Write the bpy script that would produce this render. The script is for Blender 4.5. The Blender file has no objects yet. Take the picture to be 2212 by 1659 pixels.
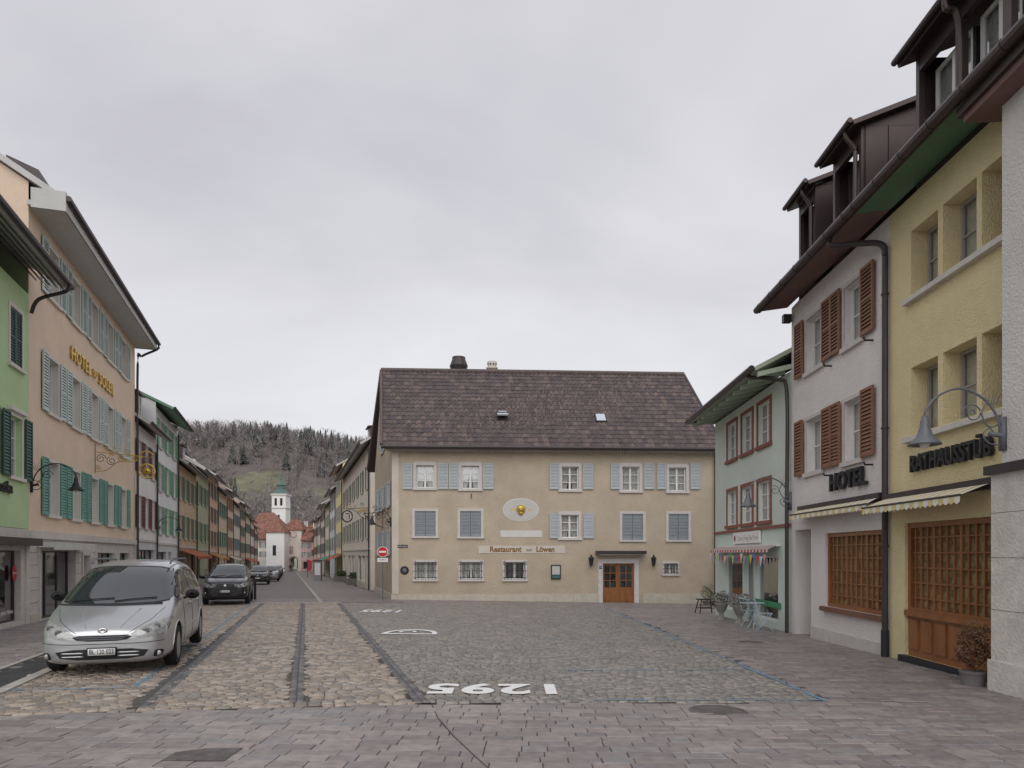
import bpy, bmesh, math, random
from mathutils import Vector, Matrix
from mathutils.geometry import delaunay_2d_cdt
from mathutils.bvhtree import BVHTree
random.seed(7)
R=random.random
F=1500.0; CX=1106.0; HY=1197.0; CZ=1.65
S=bpy.context.scene
COL=S.collection
def clamp(a,b,c): return max(b,min(c,a))
def g(x,y):
    return -.015*clamp(y,-30,175)-.0005*clamp(x+5,0,25)*clamp(y,0,60)

# ---------------- materials
def NT(name):
    m=bpy.data.materials.new(name); m.use_nodes=True
    n=m.node_tree; b=n.nodes['Principled BSDF']
    return m,n.nodes,n.links,b
def setspec(b,v):
    b.inputs['Specular IOR Level'].default_value=v
def mat(name,col,rough=.8,metal=0,var=.10,vs=1.5,bump=0,bs=30,spec=.3,streak=0,grime=0):
    m,N,L,b=NT(name)
    b.inputs['Roughness'].default_value=rough; b.inputs['Metallic'].default_value=metal; setspec(b,spec)
    b.inputs['Base Color'].default_value=(*col,1)
    tc=N.new('ShaderNodeTexCoord')
    if var>0:
        nz=N.new('ShaderNodeTexNoise'); nz.inputs['Scale'].default_value=vs; nz.inputs['Detail'].default_value=6; nz.inputs['Roughness'].default_value=.65
        if streak:
            mp=N.new('ShaderNodeMapping'); mp.inputs['Scale'].default_value=(1,1,.25); L.new(tc.outputs['Object'],mp.inputs[0]); L.new(mp.outputs[0],nz.inputs[0])
        else: L.new(tc.outputs['Object'],nz.inputs[0])
        mr=N.new('ShaderNodeMapRange'); mr.inputs[1].default_value=.3; mr.inputs[2].default_value=.7
        mr.inputs[3].default_value=1-var*1.3; mr.inputs[4].default_value=1+var*.8
        L.new(nz.outputs[0],mr.inputs[0])
        mx=N.new('ShaderNodeMix'); mx.data_type='RGBA'; mx.blend_type='MULTIPLY'; mx.inputs[0].default_value=1
        mx.inputs[6].default_value=(*col,1); L.new(mr.outputs[0],mx.inputs[7])
        out=mx.outputs[2]
        if grime:
            sp=N.new('ShaderNodeSeparateXYZ'); L.new(tc.outputs['Object'],sp.inputs[0])
            m2=N.new('ShaderNodeMapRange'); m2.inputs[1].default_value=-.6; m2.inputs[2].default_value=1.1; m2.inputs[3].default_value=1; m2.inputs[4].default_value=0
            L.new(sp.outputs[2],m2.inputs[0])
            n2=N.new('ShaderNodeTexNoise'); n2.inputs['Scale'].default_value=4; n2.inputs['Detail'].default_value=8; L.new(tc.outputs['Object'],n2.inputs[0])
            mm=N.new('ShaderNodeMath'); mm.operation='MULTIPLY'; L.new(m2.outputs[0],mm.inputs[0]); L.new(n2.outputs[0],mm.inputs[1])
            m3=N.new('ShaderNodeMath'); m3.operation='MULTIPLY'; m3.inputs[1].default_value=grime; L.new(mm.outputs[0],m3.inputs[0])
            x2=N.new('ShaderNodeMix'); x2.data_type='RGBA'; L.new(m3.outputs[0],x2.inputs[0]); L.new(out,x2.inputs[6]); x2.inputs[7].default_value=(.14,.12,.09,1)
            out=x2.outputs[2]
        L.new(out,b.inputs['Base Color'])
    if bump>0:
        n3=N.new('ShaderNodeTexNoise'); n3.inputs['Scale'].default_value=bs; n3.inputs['Detail'].default_value=5; L.new(tc.outputs['Object'],n3.inputs[0])
        bp=N.new('ShaderNodeBump'); bp.inputs['Strength'].default_value=bump; bp.inputs['Distance'].default_value=.03
        L.new(n3.outputs[0],bp.inputs['Height']); L.new(bp.outputs[0],b.inputs['Normal'])
    return m
def island(name,cols,rough=.8,noise=.15,ns=20,bump=.3,big=.0,spec=.3,bigcol=(.05,.05,.04)):
    m,N,L,b=NT(name); b.inputs['Roughness'].default_value=rough; setspec(b,spec)
    ge=N.new('ShaderNodeNewGeometry'); cr=N.new('ShaderNodeValToRGB')
    cr.color_ramp.interpolation='CONSTANT'
    e=cr.color_ramp.elements
    n=len(cols)
    while len(e)<n: e.new(.5)
    for i,c in enumerate(cols):
        e[i].position=i/n; e[i].color=(*c,1)
    L.new(ge.outputs['Random Per Island'],cr.inputs[0])
    tc=N.new('ShaderNodeTexCoord'); nz=N.new('ShaderNodeTexNoise'); nz.inputs['Scale'].default_value=ns; nz.inputs['Detail'].default_value=5
    L.new(tc.outputs['Object'],nz.inputs[0])
    mr=N.new('ShaderNodeMapRange'); mr.inputs[1].default_value=.3; mr.inputs[2].default_value=.7; mr.inputs[3].default_value=1-noise; mr.inputs[4].default_value=1+noise
    L.new(nz.outputs[0],mr.inputs[0])
    mx=N.new('ShaderNodeMix'); mx.data_type='RGBA'; mx.blend_type='MULTIPLY'; mx.inputs[0].default_value=1
    L.new(cr.outputs[0],mx.inputs[6]); L.new(mr.outputs[0],mx.inputs[7]); out=mx.outputs[2]
    if big:
        n2=N.new('ShaderNodeTexNoise'); n2.inputs['Scale'].default_value=.7; n2.inputs['Detail'].default_value=7; n2.inputs['Roughness'].default_value=.7; L.new(tc.outputs['Object'],n2.inputs[0])
        m2=N.new('ShaderNodeMapRange'); m2.inputs[1].default_value=.45; m2.inputs[2].default_value=.7; m2.inputs[3].default_value=0; m2.inputs[4].default_value=big; L.new(n2.outputs[0],m2.inputs[0])
        x2=N.new('ShaderNodeMix'); x2.data_type='RGBA'; L.new(m2.outputs[0],x2.inputs[0]); L.new(out,x2.inputs[6]); x2.inputs[7].default_value=(*bigcol,1); out=x2.outputs[2]
    L.new(out,b.inputs['Base Color'])
    if bump:
        bp=N.new('ShaderNodeBump'); bp.inputs['Strength'].default_value=bump; bp.inputs['Distance'].default_value=.01
        L.new(nz.outputs[0],bp.inputs['Height']); L.new(bp.outputs[0],b.inputs['Normal'])
    return m
def brickmat(name,cols,mcol,bw,rh,ang,mort=.012,rough=.75,coord='Object',rot=None,bump=.5):
    m,N,L,b=NT(name); b.inputs['Roughness'].default_value=rough; setspec(b,.3)
    tc=N.new('ShaderNodeTexCoord'); mp=N.new('ShaderNodeMapping'); mp.inputs['Rotation'].default_value=rot or (0,0,ang)
    L.new(tc.outputs[coord],mp.inputs[0])
    nz=N.new('ShaderNodeTexNoise'); nz.inputs['Scale'].default_value=2.5; L.new(mp.outputs[0],nz.inputs[0])
    vs=N.new('ShaderNodeVectorMath'); vs.operation='SCALE'; vs.inputs[3].default_value=.08; L.new(nz.outputs[1],vs.inputs[0])
    va=N.new('ShaderNodeVectorMath'); L.new(mp.outputs[0],va.inputs[0]); L.new(vs.outputs[0],va.inputs[1])
    br=N.new('ShaderNodeTexBrick'); br.inputs['Scale'].default_value=1; br.inputs['Brick Width'].default_value=bw; br.inputs['Row Height'].default_value=rh
    br.inputs['Mortar Size'].default_value=mort; br.inputs['Mortar Smooth'].default_value=.4
    br.inputs['Color1'].default_value=(0,0,0,1); br.inputs['Color2'].default_value=(1,1,1,1); br.inputs['Mortar'].default_value=(.5,.5,.5,1)
    L.new(va.outputs[0],br.inputs[0])
    cr=N.new('ShaderNodeValToRGB'); e=cr.color_ramp.elements
    while len(e)<len(cols): e.new(.5)
    for i,c in enumerate(cols): e[i].position=i/(len(cols)-1); e[i].color=(*c,1)
    L.new(br.outputs[0],cr.inputs[0])
    mx=N.new('ShaderNodeMix'); mx.data_type='RGBA'; L.new(br.outputs[1],mx.inputs[0]); L.new(cr.outputs[0],mx.inputs[6]); mx.inputs[7].default_value=(*mcol,1)
    L.new(mx.outputs[2],b.inputs['Base Color'])
    bp=N.new('ShaderNodeBump'); bp.invert=True; bp.inputs['Strength'].default_value=bump; bp.inputs['Distance'].default_value=.02
    L.new(br.outputs[1],bp.inputs['Height']); L.new(bp.outputs[0],b.inputs['Normal'])
    return m
def paintmark(name,col,hole=.45,soft=.04,sc=9):
    m,N,L,b=NT(name); b.inputs['Base Color'].default_value=(*col,1); b.inputs['Roughness'].default_value=.7
    tc=N.new('ShaderNodeTexCoord'); nz=N.new('ShaderNodeTexNoise'); nz.inputs['Scale'].default_value=sc; nz.inputs['Detail'].default_value=8; nz.inputs['Roughness'].default_value=.75
    L.new(tc.outputs['Object'],nz.inputs[0])
    mr=N.new('ShaderNodeMapRange'); mr.inputs[1].default_value=hole-soft; mr.inputs[2].default_value=hole+soft; L.new(nz.outputs[0],mr.inputs[0])
    L.new(mr.outputs[0],b.inputs['Alpha'])
    return m
def glassmat(name,fac=.35,tint=(.8,.82,.82)):
    m=bpy.data.materials.new(name); m.use_nodes=True; N=m.node_tree.nodes; L=m.node_tree.links; N.clear()
    o=N.new('ShaderNodeOutputMaterial'); mx=N.new('ShaderNodeMixShader'); t=N.new('ShaderNodeBsdfTransparent'); t.inputs[0].default_value=(*tint,1)
    gl=N.new('ShaderNodeBsdfGlossy'); gl.inputs['Roughness'].default_value=.03; gl.inputs[0].default_value=(.75,.78,.8,1)
    lw=N.new('ShaderNodeLayerWeight'); lw.inputs[0].default_value=.25
    mr=N.new('ShaderNodeMapRange'); mr.inputs[3].default_value=fac*.35; mr.inputs[4].default_value=min(1,fac*2.4); L.new(lw.outputs[1],mr.inputs[0])
    L.new(mr.outputs[0],mx.inputs[0]); L.new(t.outputs[0],mx.inputs[1]); L.new(gl.outputs[0],mx.inputs[2]); L.new(mx.outputs[0],o.inputs[0])
    return m
WHITE=mat('white_paint',(.76,.75,.73),.5,var=.04)
GLASS=glassmat('window_glass',.42)
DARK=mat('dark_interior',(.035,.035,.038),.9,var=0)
ROOMG=mat('interior_grey',(.17,.155,.14),.9,var=.6,vs=2)
CURT=mat('curtain',(.72,.70,.66),.9,var=.25,vs=14)
IRON=mat('wrought_iron',(.035,.035,.04),.5,.3,var=.1)
IRONG=mat('grey_iron',(.17,.18,.2),.5,.3,var=.1)
GOLD=mat('gilding',(.62,.42,.09),.38,.65,var=.1,vs=20)
STONE=mat('sandstone_trim',(.62,.58,.54),.85,var=.10,vs=5,bump=.3,bs=60,grime=.3)
STONEB=mat('limestone_plinth',(.62,.57,.48),.85,var=.20,vs=4,bump=.5,bs=20,grime=.45)
METB=mat('brown_sheet_metal',(.078,.056,.055),.4,.3,var=.15,vs=1)
METD=mat('dark_pipe_metal',(.07,.058,.06),.4,.4,var=.1)
WOOD=mat('varnished_wood',(.27,.105,.035),.4,var=.25,vs=5,streak=1,spec=.5)
RUBBER=mat('tyre_rubber',(.02,.02,.021),.85,var=.1)

# ---------------- mesh builder
class MB:
    def __init__(s): s.v=[]; s.f=[]; s.mi=[]; s.ms=[]
    def _m(s,m):
        if m not in s.ms: s.ms.append(m)
        return s.ms.index(m)
    def poly(s,pts,m):
        i=len(s.v); s.v+= [tuple(p) for p in pts]; s.f.append(tuple(range(i,i+len(pts)))); s.mi.append(s._m(m))
    def box(s,o,a,b,c,m):
        o=Vector(o);a=Vector(a);b=Vector(b);c=Vector(c); i=len(s.v)
        P=[o,o+a,o+a+b,o+b,o+c,o+a+c,o+a+b+c,o+b+c]
        s.v+=[tuple(p) for p in P]; k=s._m(m)
        for f in ((0,3,2,1),(4,5,6,7),(0,1,5,4),(1,2,6,5),(2,3,7,6),(3,0,4,7)):
            s.f.append(tuple(i+j for j in f)); s.mi.append(k)
    def cbox(s,x0,x1,y0,y1,z0,z1,m): s.box((x0,y0,z0),(x1-x0,0,0),(0,y1-y0,0),(0,0,z1-z0),m)
    def tube(s,pts,r,m,n=6,r1=None):
        pts=[Vector(p) for p in pts]; k=s._m(m); base=len(s.v); N=len(pts)
        for j,p in enumerate(pts):
            t=(pts[min(j+1,N-1)]-pts[max(j-1,0)]).normalized()
            a=t.cross(Vector((0,0,1)))
            if a.length<.05: a=t.cross(Vector((1,0,0)))
            a.normalize(); b=t.cross(a)
            rr=r if r1 is None else r+(r1-r)*j/(N-1)
            for q in range(n):
                an=2*math.pi*q/n; s.v.append(tuple(p+a*math.cos(an)*rr+b*math.sin(an)*rr))
        for j in range(N-1):
            for q in range(n):
                s.f.append((base+j*n+q,base+j*n+(q+1)%n,base+(j+1)*n+(q+1)%n,base+(j+1)*n+q)); s.mi.append(k)
        s.f.append(tuple(base+q for q in range(n))); s.mi.append(k)
        s.f.append(tuple(base+(N-1)*n+q for q in range(n))); s.mi.append(k)
    def lathe(s,c,prof,m,n=14,axis=None):
        c=Vector(c); A,B,U=axis or (Vector((1,0,0)),Vector((0,1,0)),Vector((0,0,1)))
        base=len(s.v); k=s._m(m)
        for r,h in prof:
            for q in range(n):
                an=2*math.pi*q/n; s.v.append(tuple(c+A*math.cos(an)*r+B*math.sin(an)*r+U*h))
        for j in range(len(prof)-1):
            for q in range(n):
                s.f.append((base+j*n+q,base+j*n+(q+1)%n,base+(j+1)*n+(q+1)%n,base+(j+1)*n+q)); s.mi.append(k)
        s.f.append(tuple(base+q for q in range(n))); s.mi.append(k)
        s.f.append(tuple(base+(len(prof)-1)*n+q for q in range(n))); s.mi.append(k)
    def obj(s,name,parent=None,smooth=False,loc=None):
        if not s.f: return None
        me=bpy.data.meshes.new(name); me.from_pydata(s.v,[],s.f)
        for m in s.ms: me.materials.append(m)
        me.polygons.foreach_set('material_index',s.mi)
        if smooth: me.polygons.foreach_set('use_smooth',[True]*len(s.f))
        me.update()
        o=bpy.data.objects.new(name,me); COL.objects.link(o)
        if parent: o.parent=parent
        return o
def empty(name,loc=(0,0,0),rz=0,parent=None):
    o=bpy.data.objects.new(name,None); COL.objects.link(o); o.location=loc; o.rotation_euler=(0,0,rz); o.empty_display_size=.2
    if parent: o.parent=parent
    return o
def text(body,name,parent,size,mx,m,ext=.01,align='CENTER',width=None,off=0,spacing=1):
    cu=bpy.data.curves.new(name,'FONT'); cu.body=body; cu.size=size; cu.extrude=ext; cu.align_x=align; cu.align_y='CENTER'; cu.offset=off; cu.space_character=spacing
    cu.materials.append(m); cu.resolution_u=3
    o=bpy.data.objects.new(name,cu); COL.objects.link(o)
    if parent: o.parent=parent
    bpy.context.view_layer.update()
    sx=1
    if width and o.dimensions.x>0: sx=width/o.dimensions.x
    o.matrix_local=mx@Matrix.Diagonal((sx,1,1,1))
    return o
def inpoly(x,y,P):
    c=False; j=len(P)-1
    for i in range(len(P)):
        if (P[i][1]>y)!=(P[j][1]>y) and x<(P[j][0]-P[i][0])*(y-P[i][1])/(P[j][1]-P[i][1])+P[i][0]: c=not c
        j=i
    return c
def tri(P,step):
    pts=[];n=len(P)
    for i in range(n):
        a=Vector(P[i]);b=Vector(P[(i+1)%n]); k=max(1,int((b-a).length/step))
        for j in range(k): pts.append(a.lerp(b,j/k))
    nb=len(pts); edges=[(i,(i+1)%nb) for i in range(nb)]
    bd=[tuple(p) for p in pts]
    x0=min(p[0] for p in P);x1=max(p[0] for p in P);y0=min(p[1] for p in P);y1=max(p[1] for p in P)
    i=1
    while x0+i*step<x1:
        j=1
        while y0+j*step<y1:
            x=x0+i*step;y=y0+j*step
            if inpoly(x,y,P): pts.append(Vector((x,y)))
            j+=1
        i+=1
    r=delaunay_2d_cdt(pts,edges,[],0,1e-5)
    V=r[0]; Fs=[f for f in r[2] if inpoly(sum(V[i][0] for i in f)/3,sum(V[i][1] for i in f)/3,bd)]
    return V,Fs
def sheet(name,P,m,h=0.,step=1.0,parent=None):
    V,Fs=tri(P,step); me=bpy.data.meshes.new(name)
    me.from_pydata([(v[0],v[1],g(v[0],v[1])+h) for v in V],[],[tuple(f) for f in Fs]); me.materials.append(m)
    o=bpy.data.objects.new(name,me); COL.objects.link(o)
    if parent: o.parent=parent
    return o
def stones(name,P,ang,bw,rh,m,top=.018,gap=.012,inset=.018,jit=.012,smooth=True,wvar=.25,parent=None,curve=0,skip=()):
    ca,sa=math.cos(ang),math.sin(ang)
    Q=[(x*ca+y*sa,-x*sa+y*ca) for x,y in P]
    x0=min(q[0] for q in Q);x1=max(q[0] for q in Q);y0=min(q[1] for q in Q);y1=max(q[1] for q in Q)
    v=[];f=[]; y=y0
    while y<y1:
        h=rh*(1+(R()-.5)*.2); x=x0-R()*bw
        while x<x1:
            w=bw*(1+(R()-.5)*2*wvar)
            cx,cy=x+w/2,y+h/2+curve*math.sin((x+w/2)*.55+.3*math.sin(y*.4))
            X=cx*ca-cy*sa; Y=cx*sa+cy*ca
            if inpoly(X,Y,P) and not any(inpoly(X,Y,q) for q in skip):
                i=len(v); dz=(R()-.5)*.006
                tx,ty=(R()-.5)*.02,(R()-.5)*.02
                for (ax,ay) in ((-1,-1),(1,-1),(1,1),(-1,1)):
                    px=cx+ax*(w-gap)/2+(R()-.5)*jit*.6; py=cy+ay*(h-gap)/2+(R()-.5)*jit*.6
                    qx,qy=px*ca-py*sa,px*sa+py*ca
                    v.append((qx,qy,g(qx,qy)-.004))
                for (ax,ay) in ((-1,-1),(1,-1),(1,1),(-1,1)):
                    px=cx+ax*((w-gap)/2-inset)+(R()-.5)*jit; py=cy+ay*((h-gap)/2-inset)+(R()-.5)*jit
                    qx,qy=px*ca-py*sa,px*sa+py*ca
                    v.append((qx,qy,g(qx,qy)+top+dz+tx*ax*.2+ty*ay*.2))
                f+=[(i+4,i+5,i+6,i+7),(i,i+1,i+5,i+4),(i+1,i+2,i+6,i+5),(i+2,i+3,i+7,i+6),(i+3,i,i+4,i+7)]
            x+=w
        y+=h
    me=bpy.data.meshes.new(name); me.from_pydata(v,[],f); me.materials.append(m)
    if smooth: me.polygons.foreach_set('use_smooth',[True]*len(f))
    o=bpy.data.objects.new(name,me); COL.objects.link(o)
    if parent: o.parent=parent
    return o

# ---------------- wall frame
class Wall:
    def __init__(s,A,B):
        s.A=Vector((A[0],A[1],0)); d=Vector((B[0]-A[0],B[1]-A[1],0)); s.L=d.length; s.U=d.normalized()
        s.N=s.U.cross(Vector((0,0,1)))
    def p(s,u,z,d=0):
        v=s.A+s.U*u+s.N*d; return Vector((v.x,v.y,z))
    def u(s,px,d=0):
        k=(px-CX)/F; A=s.A+s.N*d
        return (k*A.y-A.x)/(s.U.x-k*s.U.y)
    def uy(s,Y): return (Y-s.A.y)/s.U.y
    def Y(s,px,d=0): return (s.A+s.N*d).y+s.u(px,d)*s.U.y
    def z(s,px,py,d=0): return CZ+(HY-py)/F*s.Y(px,d)
    def box(s,mb,u0,u1,z0,z1,d0,d1,m): mb.box(s.p(u0,z0,d0),s.U*(u1-u0),s.N*(d1-d0),Vector((0,0,z1-z0)),m)
    def quad(s,mb,u0,u1,z0,z1,d,m): mb.poly([s.p(u0,z0,d),s.p(u1,z0,d),s.p(u1,z1,d),s.p(u0,z1,d)],m)
    def mx(s,u,z,d): 
        M=Matrix.Identity(4); M.col[0]=(*s.U,0); M.col[1]=(0,0,1,0); M.col[2]=(*s.N,0); M.col[3]=(*s.p(u,z,d),1); return M
    def gz(s,u):
        q=s.p(u,0); return g(q.x,q.y)
def wallface(mb,W,u0,u1,z0,z1,ops,m,rec=.16,rm=None,d=0):
    us=sorted(set([u0,u1]+[o[0] for o in ops]+[o[1] for o in ops])); zs=sorted(set([z0,z1]+[o[2] for o in ops]+[o[3] for o in ops]))
    us=[x for x in us if u0<=x<=u1]; zs=[x for x in zs if z0<=x<=z1]
    for i in range(len(us)-1):
        for j in range(len(zs)-1):
            cu=(us[i]+us[i+1])/2; cz=(zs[j]+zs[j+1])/2
            if any(o[0]<cu<o[1] and o[2]<cz<o[3] for o in ops): continue
            W.quad(mb,us[i],us[i+1],zs[j],zs[j+1],d,m)
    rm=rm or m
    for o in ops:
        a,b,c,e=o[:4]; r=o[4] if len(o)>4 else rec
        P=W.p
        mb.poly([P(a,c,d),P(b,c,d),P(b,c,d-r),P(a,c,d-r)],rm); mb.poly([P(a,e,d),P(b,e,d),P(b,e,d-r),P(a,e,d-r)],rm)
        mb.poly([P(a,c,d),P(a,e,d),P(a,e,d-r),P(a,c,d-r)],rm); mb.poly([P(b,c,d),P(b,e,d),P(b,e,d-r),P(b,c,d-r)],rm)
def window(mb,W,u0,u1,z0,z1,rec=.14,fm=WHITE,nv=1,nh=1,fr=.055,bar=.03,curt=1,back=.5,glass=None,room=DARK):
    d=-rec; b=W.box
    b(mb,u0,u0+fr,z0,z1,d-.05,d,fm); b(mb,u1-fr,u1,z0,z1,d-.05,d,fm)
    b(mb,u0+fr,u1-fr,z0,z0+fr,d-.05,d-.002,fm); b(mb,u0+fr,u1-fr,z1-fr,z1,d-.05,d-.002,fm)
    for i in range(1,nv+1):
        c=u0+(u1-u0)*i/(nv+1); w=bar*(1.5 if nv==1 else 1); b(mb,c-w,c+w,z0+fr,z1-fr,d-.048,d-.005,fm)
    for i in range(1,nh+1):
        c=z0+(z1-z0)*i/(nh+1); b(mb,u0+fr,u1-fr,c-bar*.5,c+bar*.5,d-.046,d-.01,fm)
    W.quad(mb,u0+.01,u1-.01,z0+.01,z1-.01,d-.035,glass or GLASS)
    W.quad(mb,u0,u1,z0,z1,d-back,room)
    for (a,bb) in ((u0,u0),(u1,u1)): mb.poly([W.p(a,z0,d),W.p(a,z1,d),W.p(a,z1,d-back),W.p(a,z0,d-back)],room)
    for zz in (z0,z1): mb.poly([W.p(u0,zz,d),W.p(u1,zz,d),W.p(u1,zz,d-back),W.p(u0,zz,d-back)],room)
    if curt:
        w=(u1-u0); k=.36+R()*.25
        for s in (0,1):
            a=u0+.02 if s==0 else u1-.02; sg=1 if s==0 else -1
            n=6
            for i in range(n):
                f0=i/n; f1=(i+1)/n
                top0=a+sg*w*.48*f0; top1=a+sg*w*.48*f1; bo0=a+sg*w*k*.7*f0; bo1=a+sg*w*k*.7*f1
                dd=d-.08-(.03 if i%2 else 0); d2=d-.08-(0 if i%2 else .03)
                mb.poly([W.p(bo0,z0+.02,dd),W.p(bo1,z0+.02,d2),W.p(top1,z1-.02,d2),W.p(top0,z1-.02,dd)],CURT)
def surround(mb,W,u0,u1,z0,z1,w,m,d=.025,sill=.06,head=0):
    W.box(mb,u0-w,u0,z0,z1,-.01,d,m); W.box(mb,u1,u1+w,z0,z1,-.01,d,m)
    W.box(mb,u0-w,u1+w,z1,z1+w,-.01,d+.002,m); W.box(mb,u0-w-.03,u1+w+.03,z0-max(w*.8,.08),z0,-.01,d+sill,m)
    if head: W.box(mb,u0-w-.05,u1+w+.05,z1+w,z1+w+head,-.01,d+.08,m)
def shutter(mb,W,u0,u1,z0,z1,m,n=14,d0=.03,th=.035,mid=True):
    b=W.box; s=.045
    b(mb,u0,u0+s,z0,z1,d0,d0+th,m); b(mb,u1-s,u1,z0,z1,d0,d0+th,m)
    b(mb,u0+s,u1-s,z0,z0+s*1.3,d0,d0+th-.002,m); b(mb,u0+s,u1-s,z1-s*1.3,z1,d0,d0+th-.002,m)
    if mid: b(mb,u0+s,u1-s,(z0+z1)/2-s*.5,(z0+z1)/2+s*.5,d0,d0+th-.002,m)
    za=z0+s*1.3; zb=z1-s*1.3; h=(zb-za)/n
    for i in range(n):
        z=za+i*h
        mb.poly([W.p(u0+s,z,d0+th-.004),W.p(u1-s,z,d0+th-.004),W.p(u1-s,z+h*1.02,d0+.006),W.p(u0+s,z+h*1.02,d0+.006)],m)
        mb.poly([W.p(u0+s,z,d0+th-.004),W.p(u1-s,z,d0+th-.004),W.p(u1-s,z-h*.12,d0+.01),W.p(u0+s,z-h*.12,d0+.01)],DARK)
def tiles(mb,p00,p10,p01,p11,m,tw=.23,th=.36,lift=.03,crown=.035):
    p00,p10,p01,p11=map(Vector,(p00,p10,p01,p11))
    n=(p10-p00).cross(p01-p00).normalized()
    if n.z<0: n=-n
    nu=max(1,int((p10-p00).length/tw)); nv=max(1,int((p01-p00).length/th))
    prof=[(0,0),(.3,.2),(.5,1),(.72,.9),(1.0,0)]
    def P(u,v): return p00.lerp(p10,u).lerp(p01.lerp(p11,u),v)
    k=mb._m(m)
    for j in range(nv):
        for i in range(nu):
            base=len(mb.v); l=lift*(.8+.5*R())
            a=[P((i+q*1.0)/nu,(j-.08)/nv)+n*(l+c*crown) for q,c in prof]
            b=[P((i+q*1.0)/nu,(j+1)/nv)+n*(.004+c*crown) for q,c in prof]
            e=[P((i+q*1.0)/nu,(j-.08)/nv)+n*(-.005+c*crown*.2) for q,c in prof]
            mb.v+=[tuple(x) for x in a+b+e]
            for q in range(4):
                mb.f.append((base+q,base+q+1,base+5+q+1,base+5+q)); mb.mi.append(k)
                mb.f.append((base+10+q,base+10+q+1,base+q+1,base+q)); mb.mi.append(k)
def slab(mb,a,b,c,d,t,m,mu=None):
    P=[Vector(x) for x in (a,b,c,d)]; n=(P[1]-P[0]).cross(P[3]-P[0]).normalized()
    if n.z<0:n=-n
    Q=[p-n*t for p in P]; mb.poly(P,m); mb.poly(Q,mu or m)
    for i in range(4): mb.poly([P[i],P[(i+1)%4],Q[(i+1)%4],Q[i]],mu or m)
def roof(mb,W,u0,u1,ze,ov,dep,zr,m,tm=None,ou=.2,t=.14,mu=None,pipe=METD,gut=.07,wm=None,real=False,rd=None):
    rd=rd or dep/2
    a=W.p(u0-ou,ze,ov); b=W.p(u1+ou,ze,ov); c=W.p(u1+ou,zr,-rd); d=W.p(u0-ou,zr,-rd)
    slab(mb,a,b,c,d,t,m,mu)
    a2=W.p(u0-ou,ze,-dep-ov); b2=W.p(u1+ou,ze,-dep-ov)
    slab(mb,a2,b2,c,d,t,m,mu)
    if real: tiles(mb,a,b,d,c,tm)
    mb.tube([W.p(u0-ou,zr+.05,-rd),W.p(u1+ou,zr+.05,-rd)],.1,m,8)
    if gut: mb.tube([W.p(u0-ou,ze-.03,ov+gut*.8),W.p(u1+ou,ze-.03,ov+gut*.8)],gut,pipe,8)
    if wm:
        sl=(zr-ze)/(rd+ov); z0=ze+sl*ov-t*1.4
        for u in (u0,u1):
            gb=W.gz(u)-.6
            mb.poly([W.p(u,gb,0),W.p(u,z0,0),W.p(u,zr-t*1.3,-rd),W.p(u,z0,-dep),W.p(u,gb,-dep)],wm)
        mb.poly([W.p(u0,-3.5,-dep),W.p(u1,-3.5,-dep),W.p(u1,z0,-dep),W.p(u0,z0,-dep)],wm)
ROOFT=brickmat('roof_tiles_brown',[(.08,.065,.062),(.12,.092,.085),(.16,.12,.105)],(.035,.028,.026),.2,.35,0,.015,.85)
ROOFR=mat('roof_tiles_red',(.26,.125,.095),.85,var=.5,vs=1.5,bump=.5,bs=6)
TILES=island('clay_tiles_weathered',[(.105,.082,.082),(.132,.102,.097),(.088,.070,.072),(.158,.12,.108),(.118,.092,.09),(.098,.078,.078)],.75,.25,6,.3,big=.3,bigcol=(.08,.074,.068))

# ================= GROUND
GR=mat('ground_base',(.17,.155,.14),.95,var=.3,vs=.3)
gm=MB()
xs=[-1600,-600,-250,-120]+[-60+5*i for i in range(25)]+[120,250,600,1600]
ys=[-1500,-300,-60,-30,-15,0]+[5*i for i in range(1,40)]+[230,300,500,900,2000]
vi={}
for i,x in enumerate(xs):
    for j,y in enumerate(ys):
        vi[i,j]=len(gm.v); gm.v.append((x,y,g(x,y)-.06))
for i in range(len(xs)-1):
    for j in range(len(ys)-1):
        gm.f.append((vi[i,j],vi[i+1,j],vi[i+1,j+1],vi[i,j+1])); gm.mi.append(gm._m(GR))
gm.obj('ground')
JOINT=mat('joint_sand',(.125,.108,.09),.95,var=.35,vs=8,bump=.5,bs=80)
JOINTP=mat('paver_joint',(.10,.09,.086),.95,var=.3,vs=8)
TANS=island('tan_setts',[(.36,.295,.235),(.30,.245,.20),(.42,.35,.285),(.25,.215,.18),(.34,.275,.22),(.28,.25,.225),(.40,.34,.29),(.22,.19,.165)],.5,.2,14,.4,big=.25,spec=.45,bigcol=(.14,.12,.10))
GREYS=island('grey_setts',[(.275,.25,.22),(.23,.212,.19),(.315,.282,.245),(.195,.18,.163),(.26,.236,.205),(.22,.208,.196),(.30,.272,.24)],.45,.2,14,.4,big=.3,spec=.45,bigcol=(.135,.125,.108))
PAV=island('porphyry_pavers',[(.265,.23,.222),(.24,.208,.205),(.30,.255,.238),(.25,.23,.228),(.215,.187,.186),(.275,.24,.228),(.245,.213,.202),(.315,.28,.262)],.5,.18,9,.3,big=.3,spec=.4,bigcol=(.155,.137,.134))
DKS=island('dark_setts',[(.13,.127,.128),(.16,.153,.15),(.11,.107,.11),(.18,.17,.165)],.55,.2,14,.4)
DKJ=mat('dark_sett_joint',(.10,.095,.09),.9,var=.3,vs=9)
PAVM=brickmat('paver_far',[(.20,.175,.17),(.25,.215,.205),(.29,.25,.235)],(.12,.108,.105),.36,.2,-.31,.01,.6)
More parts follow.
